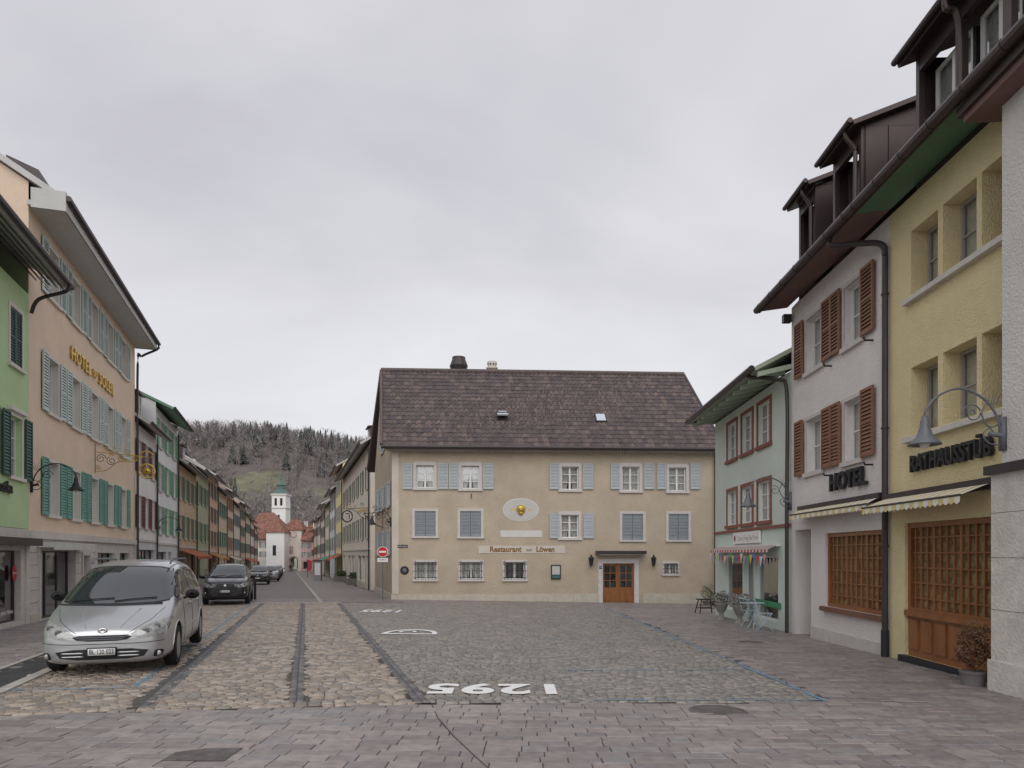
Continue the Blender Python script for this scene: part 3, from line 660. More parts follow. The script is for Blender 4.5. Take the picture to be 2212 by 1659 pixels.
# ================= RIGHT ROW
WR=Wall((7.362,26),(6.9173,8))
def right_row():
    W=WR
    uN=W.u(1922); uF=W.u(1710)
    E=empty('hotel_building')
    PL=mat('pinkish_white_roughcast',(.78,.735,.715),.95,var=.05,vs=1,bump=.9,bs=32,grime=.25,spec=.1)
    BR=mat('shutter_brown',(.25,.12,.07),.55,var=.1,vs=5); SOF=mat('soffit_brown',(.19,.115,.10),.7,var=.12)
    wl=MB();wn=MB();sh=MB();dt=MB();rf=MB()
    zw=7.95
    cols=((1742,1778),(1824,1862))
    ops=[]
    for a,b in cols:
        for z0,z1 in ((6.03,7.3),(3.6,4.87)): ops.append((W.u(a),W.u(b),z0,z1))
    big=(W.u(1783),W.u(1913),.47,2.12)
    niche=(W.u(1718),W.u(1752),-1.2,2.25,.9)
    wallface(wl,W,uF,uN,-1.2,zw,ops+[big,niche],PL,rec=.16)
    for q in ops:
        window(wn,W,*q,nv=1,nh=1,rec=.15,curt=1)
        W.box(wn,q[0]-.08,q[0],q[2],q[3],-.01,.02,STONE); W.box(wn,q[1],q[1]+.08,q[2],q[3],-.01,.02,STONE); W.box(wn,q[0]-.08,q[1]+.08,q[3],q[3]+.08,-.01,.022,STONE)
        W.box(wn,q[0]-.1,q[1]+.1,q[2]-.1,q[2],-.01,.07,STONE)
        w=.48
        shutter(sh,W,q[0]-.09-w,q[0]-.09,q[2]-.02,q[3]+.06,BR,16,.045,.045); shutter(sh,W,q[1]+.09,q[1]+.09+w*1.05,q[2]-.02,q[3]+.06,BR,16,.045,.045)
        dt.tube([W.p(q[1]+.45,q[2]-.2,0),W.p(q[1]+.45,q[2]-.2,.16),W.p(q[1]+.5,q[2]-.16,.2)],.02,IRON,6)
    W.box(wn,niche[0]+.02,niche[1]-.02,-.3,2.2,-.9,-.86,mat('grey_door',(.30,.27,.26),.6))
    text('6','house_number',E,.2,W.mx(W.u(1737),W.z(1737,1230),.0)@Matrix.Translation((0,0,-.84)),IRON,.004)
    BULL=mat('bullseye_glass',(.24,.18,.09),.15,var=.6,vs=7,spec=.7,bump=.5,bs=9)
    def lattice(W,mb,u0,u1,z0,z1,nu,nz,d=-.1):
        f=.09
        W.box(mb,u0,u1,z0,z0+f,d-.06,d+.05,WOOD);W.box(mb,u0,u1,z1-f,z1,d-.06,d+.05,WOOD);W.box(mb,u0,u0+f,z0+f,z1-f,d-.06,d+.048,WOOD);W.box(mb,u1-f,u1,z0+f,z1-f,d-.06,d+.048,WOOD)
        for i in range(1,nu): 
            c=u0+(u1-u0)*i/nu; w=.03 if i%4 else .06; W.box(mb,c-w/2,c+w/2,z0+f,z1-f,d-.04,d+.02,WOOD)
        for i in range(1,nz):
            c=z0+(z1-z0)*i/nz; W.box(mb,u0+f,u1-f,c-.013,c+.013,d-.035,d+.015,WOOD)
        W.quad(mb,u0,u1,z0,z1,d-.02,BULL)
        W.quad(mb,u0,u1,z0,z1,d-.3,DARK)
    lattice(W,wn,big[0],big[1],big[2],big[3],12,6)
    W.box(dt,big[0]-.1,big[1]+.1,big[2]-.1,big[2],0,.1,mat('red_sill',(.20,.10,.07),.6))
    ze=7.96; ov=.72; uFe=uF-.35
    def soff(u0,u1,m): rf.poly([W.p(u0,ze+.02,ov),W.p(u1,ze+.02,ov),W.p(u1,ze+.12,-.02),W.p(u0,ze+.12,-.02)],m)
    soff(uFe,uN,SOF)
    def mainroof(rf,u0,u1):
        slab(rf,W.p(u0,ze+.12,ov),W.p(u1,ze+.12,ov),W.p(u1,ze+5.2,-4.6),W.p(u0,ze+5.2,-4.6),.08,ROOFT,METB)
        slab(rf,W.p(u0,ze+.12,-10),W.p(u1,ze+.12,-10),W.p(u1,ze+5.2,-4.6),W.p(u0,ze+5.2,-4.6),.08,ROOFT,METB)
        rf.tube([W.p(u0,ze+.05,ov+.06),W.p(u1,ze+.05,ov+.06)],.085,METB,10)
        u=u0+.3
        while u<u1: rf.lathe(W.p(u,ze+.05,ov+.06),[(.093,-.012),(.096,0),(.093,.012)],METD,10,(W.N,Vector((0,0,1)),W.U)); u+=.8
        W.box(rf,u0,u1,ze-.02,ze+.16,ov-.03,ov,METB)
    mainroof(rf,uFe,uN-.002)
    wl.poly([W.p(uF,-1.2),W.p(uF,zw),W.p(uF,ze+5,-4.6),W.p(uF,zw,-9.5),W.p(uF,-1.2,-9.5)],PL)
    text('HOTEL','hotel_lettering',E,.52,W.mx(W.u(1836),3.2,.06),IRON,.03,width=W.u(1877)-W.u(1798),off=.012)
    def dormer(rf,ua,ub,zb=7.9,zt=10.35,d0=-.02,dep=3.4,pipe=True,nwin=1):
        W.box(rf,ua,ua+.1,zb,zt,d0-.1,d0,METB);W.box(rf,ub-.1,ub,zb,zt,d0-.1,d0,METB)
        W.box(rf,ua+.1,ub-.1,zb,8.55,d0-.1,d0-.005,METB);W.box(rf,ua+.1,ub-.1,zt-.3,zt,d0-.1,d0-.005,METB)
        for uu in (ua,ub):
            rf.poly([W.p(uu,zb,d0-.05),W.p(uu,zt,d0-.05),W.p(uu,zt,d0-dep),W.p(uu,zb,d0-dep)],METB)
            for k in range(1,6):
                dd=d0-dep*k/6; s=1 if uu==ub else -1
                rf.box(W.p(uu,zb,dd),W.U*.025*s,W.N*.02,Vector((0,0,zt-zb)),METB)
        w=(ub-ua-.2)/nwin
        for i in range(nwin):
            a=ua+.1+i*w; b=a+w
            if i: W.box(rf,a-.09,a+.09,8.55,zt-.3,d0-.1,d0-.004,METB)
            window(rf,W,a+(.09 if i else 0),b-(.09 if i<nwin-1 else 0),8.55,zt-.3,rec=.3,nv=1,nh=1,curt=1,fm=WHITE if nwin>1 else METB,back=.9)
        o=.26
        P=[W.p(ua-.14,zt,d0+o),W.p(ub+.2,zt,d0+o),W.p(ub+.2,zt+.55,d0-1.2),W.p(ua-.14,zt+.55,d0-1.2)]
        slab(rf,*P,.09,METB); P2=[W.p(ua-.14,zt+.55,d0-1.2),W.p(ub+.2,zt+.55,d0-1.2),W.p(ub+.2,zt+.75,d0-dep-.4),W.p(ua-.14,zt+.75,d0-dep-.4)]
        slab(rf,*P2,.09,METB)
        rf.poly([W.p(ub,zt-.01,d0),W.p(ub,zt+.5,d0-1.2),W.p(ub,zt+.7,d0-dep),W.p(ub,zt-.01,d0-dep)],METB)
        rf.tube([W.p(ua-.14,zt+.0,d0+o+.05),W.p(ub+.2,zt+.0,d0+o+.05)],.055,METB,8)
        if pipe:
            up=ub-.12
            rf.tube(arc([W.p(up,zt-.05,d0+o),W.p(up,zt-.18,d0+o-.02),W.p(up,zt-.4,d0+.07),W.p(up,zt-.6,d0+.06),W.p(up,8.15,d0+.06)],4),.045,METB,8)
    dormer(rf,W.uy(17.35),W.uy(16.35)); dormer(rf,W.uy(15.4),W.uy(14.1))
    ud=W.u(1921)
    dt.tube(arc([W.p(uN-.9,ze,ov),W.p(uN-.88,ze-.16,ov-.02),W.p(uN-.5,ze-.3,.4),W.p(ud-.06,ze-.5,.12),W.p(ud,ze-.8,.08),W.p(ud,ze-1.5,.08),W.p(ud,W.gz(ud)-.05,.08)],5),.055,METD,10)
    for z in (6.5,4,1.8): dt.lathe(W.p(ud,z,.08),[(.065,-.02),(.07,0),(.065,.02)],METD,10)
    dt.lathe(W.p(ud,W.gz(ud)+.0,.08),[(.07,0),(.07,.5),(.06,.52)],IRON,10)
    W.box(dt,W.u(1754),uN-.05,-1.2,-.05,.0,.035,STONE)
    W.box(dt,uF+.0,uF+.15,6.9+.65,7.75,.05,.25,METD)
    def awning(mb,u0,u1,z,proj,drop,mA,mB,n=18,val=.13):
        W.box(mb,u0-.05,u1+.05,z-.02,z+.09,0,.16,METD)
        W.box(mb,u0,u1,z-.07,z-.02,0.02,.12,METD)
        w=(u1-u0)/n
        for i in range(n):
            m=mA if i%2 else mB; a=u0+i*w;b=a+w
            mb.poly([W.p(a,z+.02,.1),W.p(b,z+.02,.1),W.p(b,z-drop,proj),W.p(a,z-drop,proj)],m)
            mb.poly([W.p(a,z-drop,proj),W.p(b,z-drop,proj),W.p(b,z-drop-val*.75,proj+.005),W.p((a+b)/2,z-drop-val,proj+.008),W.p(a,z-drop-val*.75,proj+.005)],m)
        mb.tube([W.p(u0,z-drop,proj),W.p(u1,z-drop,proj)],.018,METD)
    AW=mat('awning_cream',(.74,.72,.66),.85,var=.08,vs=6); AY=mat('awning_yellow',(.66,.54,.26),.85,var=.08,vs=6)
    awning(dt,W.u(1738),uN-.15,2.72,.36,.12,AW,AY,26)
    wl.obj('walls',E);wn.obj('windows',E);sh.obj('shutters',E);dt.obj('details',E);rf.obj('roof',E)
    E=empty('yellow_townhouse'); wl=MB();wn=MB();dt=MB();rf=MB()
    YL=mat('yellow_roughcast',(.77,.665,.40),.95,var=.07,vs=1.5,bump=1.0,bs=34,grime=.2,spec=.1)
    SG=mat('soffit_green',(.11,.22,.135),.6,var=.1); GF=mat('window_frame_grey',(.36,.33,.31),.5,var=0)
    uE=W.uy(8.2)
    ops=[]
    for z0,z1 in ((6.19,7.32),(3.75,4.92)):
        for a,b in ((1968,2026),(2037,2110),(2121,2190)): ops.append((W.u(a),W.u(b),z0,z1))
    shop=(W.u(1955),W.u(2150),-.15,2.2,.16)
    wallface(wl,W,uN+.002,uE,-1.2,zw,ops+[shop],YL,rec=.3)
    for q in ops: window(wn,W,*q[:4],nv=1,nh=1,rec=.28,fm=GF)
    for z in (6.14,3.7): W.box(wn,ops[0][0]-.12,uE,z-.09,z-.005,0,.11,STONE)
    lattice(W,wn,shop[0],shop[1],.62,2.2,13,6,-.1)
    W.box(wn,shop[0],shop[1],-.15,.62,-.16,-.06,WOOD)
    for i in range(6):
        a=shop[0]+(shop[1]-shop[0])*i/6; b=shop[0]+(shop[1]-shop[0])*(i+1)/6; W.box(wn,a+.06,b-.06,-.02,.5,-.06,-.035,WOOD)
    W.box(wn,shop[0],shop[1],.56,.66,-.1,.02,WOOD)
    W.box(dt,shop[0]-.02,shop[1],-.6,-.14,0,.12,IRON)
    rf.poly([W.p(uN+.002,ze+.02,ov),W.p(uE+3,ze+.02,ov),W.p(uE+3,ze+.12,-.02),W.p(uN+.002,ze+.12,-.02)],SG)
    mainroof(rf,uN+.002,uE+3)
    dormer(rf,W.uy(12.1),W.uy(8.6),zt=10.3,nwin=3,pipe=False,dep=3.8)
    yy=10.75; rf.tube(arc([W.p(W.uy(yy),10.3,.28),W.p(W.uy(yy),10.1,.26),W.p(W.uy(yy),9.9,.07),W.p(W.uy(yy),8.2,.06)],4),.05,METB,8)
    text('RATHAUSSTÜB','inn_lettering',E,.40,W.mx((W.u(1975)+W.u(2152))/2,3.2,.06),IRON,.03,width=W.u(2152)-W.u(1975),off=.008)
    awning(dt,uN+.1,W.u(2160),2.66,.56,.16,AW,AY,22)
    wl.obj('walls',E);wn.obj('windows',E);dt.obj('details',E);rf.obj('roof',E)
    E=empty('white_corner_building'); mb=MB()
    V=Wall((6.62,9.38),(6.42,4.2)); PW=mat('white_roughcast',(.72,.69,.665),.95,var=.06,vs=1,bump=.9,bs=32,spec=.1); BS=mat('limestone_base',(.68,.64,.59),.85,var=.15,vs=3,bump=.6,bs=25)
    V.quad(mb,0,V.L,2.78,8,0,PW); V.box(mb,-.04,V.L,-1,2.74,-.3,.12,BS)
    mb.poly([V.p(0,2.7),V.p(0,2.7,-2.5),V.p(0,8,-2.5),V.p(0,8)],PW); mb.poly([V.p(-.03,-1,-.3),V.p(-.03,-1,-2.5),V.p(-.03,2.74,-2.5),V.p(-.03,2.74,-.3)],BS)
    V.box(mb,-.08,V.L,2.72,2.84,-.1,.20,METD); V.box(mb,-.07,V.L,-.9,.22,.12,.15,BS)
    for z in (.9,1.6,2.2): V.box(mb,-.04,V.L,z,z+.006,.12,.1225,JOINT)
    for u in (.75,1.5): V.box(mb,u,u+.006,.9,2.7,.12,.1225,JOINT)
    V.box(mb,-.35,V.L,7.70,7.80,-1.0,.30,SOF); V.box(mb,-.42,V.L,7.80,7.92,-1,.36,METB)
    mb.obj('walls',E)
    wall_lamp(V,.05,3.24,IRONG,1.05)
    E=empty('pale_green_shop_building'); wl=MB();wn=MB();dt=MB();rf=MB()
    PG=mat('pale_green_roughcast',(.66,.72,.65),.95,var=.05,vs=1,bump=.7,bs=32,grime=.15,spec=.1)
    PG2=mat('shopfront_green',(.62,.70,.64),.7,var=.05); RD=mat('window_red_wood',(.27,.085,.065),.5,var=.1)
    ua=W.u(1545); ub=uF-.002
    zt=6.35; ops=[]
    for a,b in ((1572,1592),(1603,1626),(1638,1665)):
        for z0,z1 in ((4.78,6.0),(2.6,3.75)): ops.append((W.u(a),W.u(b),z0,z1))
    s1=(W.u(1565),W.u(1604),-.2,1.6); s2=(W.u(1631),W.u(1681),-.2,1.6); dr=(W.u(1607),W.u(1628),-.6,1.6)
    wallface(wl,W,ua,ub,2.42,zt,ops,PG,rec=.12); wallface(wl,W,ua,ub,-1.3,2.38,[s1,s2,dr],PG2,rec=.12)
    W.box(dt,ua,ub,2.36,2.44,-.01,.06,RD)
    for q in ops:
        window(wn,W,*q,nv=1,nh=2,rec=.08,fm=WHITE); w=.09
        W.box(wn,q[0]-w,q[0],q[2],q[3],-.01,.03,RD);W.box(wn,q[1],q[1]+w,q[2],q[3],-.01,.03,RD);W.box(wn,q[0]-w,q[1]+w,q[3],q[3]+w,-.01,.032,RD);W.box(wn,q[0]-w-.03,q[1]+w+.03,q[2]-.1,q[2],-.01,.08,RD)
    for q in (s1,s2,dr):
        window(wn,W,*q,nv=0,nh=0,rec=.1,curt=0,back=1.2,room=ROOMG)
    for i in range(14):
        u=(s1[0]+R()*(s1[1]-s1[0])) if i%2 else (s2[0]+R()*(s2[1]-s2[0])); h=.1+R()*.25
        W.box(dt,u-.06,u+.06,-.15,-.15+h,-.5,-.4,[WOOD,WHITE,GOLD,STONE][i%4])
    sg=(W.u(1588),W.u(1645)); W.box(dt,sg[0],sg[1],1.98,2.34,.02,.07,mat('sign_white',(.82,.82,.80),.5,var=.02))
    text("Conny's Feng Shui Praxis",'shop_lettering',E,.22,W.mx(sg[0]+(sg[1]-sg[0])*.58,2.14,.071),IRONG,.0005,width=(sg[1]-sg[0])*.76,off=-.003)
    c=W.p(sg[0]+.2,2.15,.075); dt.lathe(c,[(.09,0),(.08,.004)],RD,12,(W.U,Vector((0,0,1)),W.N))
    cs=[(.65,.65,.63),(.55,.08,.07),(.07,.2,.5),(.65,.55,.12),(.1,.4,.2),(.6,.3,.4)]
    bm=[mat('bunting_%d'%i,c,.8,var=.05) for i,c in enumerate(cs)]
    u0,u1=W.u(1556),W.u(1686); n=40
    W.box(dt,u0,u1,1.86,1.93,0,.12,WHITE)
    for i in range(n):
        a=u0+(u1-u0)*i/n;b=u0+(u1-u0)*(i+1)/n
        dt.poly([W.p(a,1.9,.1),W.p(b,1.9,.1),W.p(b,1.78,.34),W.p(a,1.78,.34)],bm[0] if i%2 else RD)
        dt.poly([W.p(a,1.778,.34),W.p(b,1.778,.34),W.p(b,1.70,.34),W.p(a,1.70,.34)],bm[0] if i%2 else bm[1])
        if i%2==0:
            s_=1.69-.10*abs(math.sin(i*.4)); dt.poly([W.p(a-.03,s_,.36),W.p(b+.10,s_-.01,.36),W.p((a+b)/2+.04,s_-.30,.38)],bm[(i*5//2)%6])
    ze=6.45; SFG=mat('soffit_pale_green',(.46,.54,.42),.7,var=.1)
    roof(rf,W,ua,ub,ze,.95,8,ze+2.6,ROOFT,mu=SFG,ou=.0,t=.1,gut=.08,wm=PG)
    for i in range(11):
        u=ua+.1+(ub-ua-.2)*i/10; rf.box(W.p(u,ze-.12,.85),W.U*.1,-W.N*.95+Vector((0,0,.22)),Vector((0,0,-.12)),SFG)
    W.box(rf,ua-.35,ua,ze-.05,ze+.08,-.2,1.0,METD)
    dt.tube(arc([W.p(uF-.5,ze,1.0),W.p(uF-.45,ze-.15,.9),W.p(uF-.1,ze-.3,.3),W.p(uF-.06,ze-.7,.1),W.p(uF-.06,3,.1),W.p(uF-.06,-.6,.1)]),.05,METD,8)
    wl.obj('walls',E);wn.obj('windows',E);dt.obj('details',E);rf.obj('roof',E)
    wall_lamp(W,uF-.02,W.z(1706,1085),IRONG,1.1)
right_row()

# ================= LEFT ROW
WL=Wall((-7.3-.32*10,10),(-7.3-.32*175,175))
PALE=mat('cream_soffit',(.58,.58,.56),.8,var=.08)
def left_row():
    W=WL
    E=empty('hotel_with_green_shutters'); wl=MB();wn=MB();sh=MB();dt=MB();rf=MB()
    OR=mat('apricot_plaster',(.78,.62,.48),.92,var=.05,vs=1,bump=.3,bs=40,spec=.1,grime=.2)
    GS=mat('shutter_pale_mint',(.56,.64,.60),.55,var=.08,vs=5); GD=mat('shutter_jade',(.16,.36,.30),.55,var=.12,vs=5)
    ST=mat('window_surround_cream',(.68,.65,.59),.85,var=.05)
    u0=W.uy(19.4);u1=W.uy(32.7); zt=11.45
    us=[W.uy(21.4+2.25*k) for k in range(5)]
    ops=[]
    rows=((9.45,10.95),(5.95,7.6),(2.85,4.45))
    for k,u in enumerate(us):
        for j,(a,b) in enumerate(rows): ops.append((u-.48,u+.48,a,b))
    z2=2.2
    wallface(wl,W,u0,u1,z2,zt,ops,OR,rec=.18,rm=ST)
    gops=[(u0+.9,u0+4.3,-.3,1.75),(u0+5.3,u0+6.2,-.9,1.6),(u0+7.1,u0+9.9,-.25,1.7),(u0+10.7,u0+12.7,-.25,1.7)]
    wallface(wl,W,u0,u1,-2,z2-.001,gops,STONE,rec=.2)
    W.box(dt,u0,u1,z2-.1,z2+.12,0,.1,STONE)
    for q in gops:
        window(wn,W,*q,nv=2 if q[1]-q[0]>2 else 0,nh=0,rec=.18,curt=0,fm=METB,back=1.5,room=ROOMG)
        W.box(dt,q[0]-.12,q[0],q[2],q[3]+.12,0,.05,STONE);W.box(dt,q[1],q[1]+.12,q[2],q[3]+.12,0,.05,STONE)
    for i,(a,b) in enumerate([(u0,gops[0][0]),(gops[0][1],gops[1][0]),(gops[1][1],gops[2][0]),(gops[2][1],gops[3][0]),(gops[3][1],u1)]):
        W.box(dt,a+(.13 if i else 0),b-.13,-1.5,-.05,0,.06,STONEB)
        z=.25
        while z<1.9: W.box(dt,a+(.13 if i else 0),b-.13,z,z+.012,0,.003,JOINT); z+=.36
    W.box(dt,u0+.7,u0+5.0,1.85,2.0,.0,.5,PALE); W.box(dt,u0+.7,u0+5.0,1.78,1.85,.42,.5,PALE)
    for k,u in enumerate(us):
        for j,(a,b) in enumerate(rows):
            window(wn,W,u-.48,u+.48,a,b,nv=1,nh=2,rec=.16,curt=1); surround(wn,W,u-.48,u+.48,a,b,.12,ST)
            m=GS if j<2 else GD
            w=.5
            shutter(sh,W,u-.6-w,u-.6,a-.04,b+.08,m,18,.04,.04); shutter(sh,W,u+.6,u+.6+w,a-.04,b+.08,m,18,.04,.04)
    ul=W.u(150); ur=W.u(243); tot=ur-ul
    for t,f0,f1,s in (('HOTEL',0,.40,.62),('DU',.46,.54,.36),('SOLEIL',.60,1,.62)):
        text(t,'hotel_lettering',E,s,W.mx(ul+tot*(f0+f1)/2,8.33,.05),GOLD,.03,width=tot*(f1-f0),off=.008,spacing=1.15)
    ze=11.7
    roof(rf,W,u0,u1,ze,.95,11,ze+4.0,ROOFT,mu=PALE,ou=.15,gut=.08,wm=OR,t=.16)
    W.box(rf,u0-.14,u1+.14,ze-.33,ze-.2,0,.9,PALE)
    W.box(rf,u0-.14,u1+.14,ze-.33,ze-.05,.88,.92,PALE)
    W.box(rf,u0-.16,u0-.02,ze-.4,ze+.15,.1,.95,PALE)
    rf.box(W.p(u0+.5,ze+.55,.1),W.U*.9,-W.N*.8+Vector((0,0,.3)),Vector((0,0,.42)),METD)
    dt.tube(arc([W.p(u1+.05,ze-.05,1.0),W.p(u1+.05,ze-.3,.95),W.p(u1+.02,ze-.7,.3),W.p(u1+.02,ze-1.1,.12),W.p(u1+.02,5,.12),W.p(u1+.02,-.5,.12)]),.055,METD,8)
    wl.obj('walls',E);wn.obj('windows',E);sh.obj('shutters',E);dt.obj('details',E);rf.obj('roof',E)
    E=empty('wrought_iron_inn_sign'); mb=MB(); u=W.u(205); z=W.z(205,990)
    Zv=Vector((0,0,1)); P=lambda d,h:W.p(u,z+h,d)
    mb.tube([P(0,.25),P(1.75,.12)],.018,GOLD); mb.tube([P(0,-.55),P(0,.55)],.02,IRON)
    mb.tube(arc([P(0,-.5),P(.4,-.42),P(.8,-.1),P(1.3,-.08),P(1.6,.1)]),.016,GOLD)
    for (d,h,r,ph) in ((.2,.0,.18,0),(.55,-.08,.17,2),(.9,.0,.14,1),(.35,.42,.13,3),(.7,.36,.12,0),(1.1,.28,.12,2),(1.35,.05,.10,1),(.15,-.35,.1,2),(.55,.2,.1,4)):
        mb.tube(spiral(P(d,h),W.N,Zv,r,1.6,16,ph),.013,GOLD if r<.15 else IRON,5)
    mb.tube(arc([P(1.45,.12),P(1.6,.3),P(1.8,.34),P(1.95,.2),P(1.85,.08)]),.03,GOLD,6,.012)
    c=P(1.75,-.42)
    mb.tube([c+W.N*.27*math.cos(t*math.pi/12)+Zv*.27*math.sin(t*math.pi/12) for t in range(25)],.03,GOLD)
    mb.lathe(c,[(.03,-.03),(.14,-.02),(.14,.02),(.03,.03)],GOLD,14,(W.N,Zv,W.U))
    for t in range(12): mb.tube([c+(W.N*math.cos(t*math.pi/6)+Zv*math.sin(t*math.pi/6))*.12,c+(W.N*math.cos(t*math.pi/6)+Zv*math.sin(t*math.pi/6))*.26],.012,GOLD,4)
    mb.tube([P(1.75,-.15),P(1.75,.12)],.012,IRON)
    mb.obj('bracket_and_medallion',E,True)
    wall_lamp(W,W.uy(19.55),W.z(72,1050),IRON,1.12)
    wall_lamp(W,W.uy(38),W.z(330,1140),IRON,1.12)
    E=empty('green_shop_building'); wl=MB();wn=MB();sh=MB();dt=MB();rf=MB()
    GN=mat('green_plaster',(.50,.66,.37),.92,var=.05,vs=1,bump=.3,bs=40); DG=mat('shutter_dark_green',(.035,.09,.065),.5,var=.1)
    ua=W.uy(11); ub=u0-.01; zt=8.9
    cen=[W.uy(18.5),W.uy(16.3),W.uy(14)]
    ops=[(u-.42,u+.42,a,b) for u in cen for a,b in ((6.65,8.15),(3.7,5.3))]
    wallface(wl,W,ua,ub,2.35,zt,ops,GN,rec=.15)
    g0=[(W.uy(13.2),W.uy(18.85),-.15,1.75)]
    wallface(wl,W,ua,ub,-1.5,2.34,g0,STONE,rec=.2)
    for q in g0:
        window(wn,W,*q,nv=3,nh=0,rec=.15,curt=0,fm=METB,back=1.6,room=ROOMG)
        for k in range(10):
            u=q[0]+.3+(q[1]-q[0]-.6)*k/9; h=.35+.5*R(); W.box(dt,u-.14,u+.14,q[2]+.05,q[2]+.05+h,-.8,-.7,[WHITE,STONE,METB,WHITE][k%4])
    for i,q in enumerate(ops):
        window(wn,W,*q,nv=1,nh=2,rec=.13); surround(wn,W,*q,.11,ST,head=.1 if i%2 else 0)
        if i%2==0: 
            m=(q[0]+q[1])/2; shutter(sh,W,q[0],m-.01,q[2],q[3],DG,18,-.03,.04);shutter(sh,W,m+.01,q[1],q[2],q[3],DG,18,-.03,.04)
        else: shutter(sh,W,q[0]-.62,q[0]-.13,q[2]-.03,q[3]+.05,DG,18,.04,.04);shutter(sh,W,q[1]+.13,q[1]+.62,q[2]-.03,q[3]+.05,DG,18,.04,.04)
    W.box(dt,ua,ub,1.88,2.08,0,.35,METD)
    W.box(dt,ub-.28,ub,-1.2,2.3,0,.04,STONE)
    text('otika','shop_lettering',E,.42,W.mx(W.u(22),W.z(12,1053),.05),IRON,.02,align='RIGHT',off=.006)
    text('Ihr Experte für gutes Hören.','window_lettering',E,.16,W.mx(W.u(40),.12,-.12),WHITE,.002,align='RIGHT')
    c=W.p(W.u(40),W.z(40,1238),-.1); dt.lathe(c,[(.15,0),(.15,.01)],mat('red_sticker',(.45,.03,.04),.5,var=0),18,(W.U,Vector((0,0,1.5)),W.N))
    text('GRATIS','sticker_text',E,.08,W.mx(W.u(40),W.z(40,1238),-.085),WHITE,.001)
    ze=9.25
    roof(rf,W,ua,ub,ze,1.0,9,ze+3.2,ROOFT,mu=PALE,ou=.0,gut=.08,wm=GN,t=.12)
    for i in range(5): W.box(rf,ua,ub,ze-.14+.05*i,ze-.10+.05*i,.85-.17*i,.88-.17*i,METD)
    dt.tube(arc([W.p(ub-.3,ze,1.08),W.p(ub-.3,ze-.25,1.0),W.p(ub-.15,ze-.5,.3),W.p(ub-.1,ze-.9,.1)]),.05,METD,8)
    wl.obj('walls',E);wn.obj('windows',E);sh.obj('shutters',E);dt.obj('details',E);rf.obj('roof',E)
left_row()

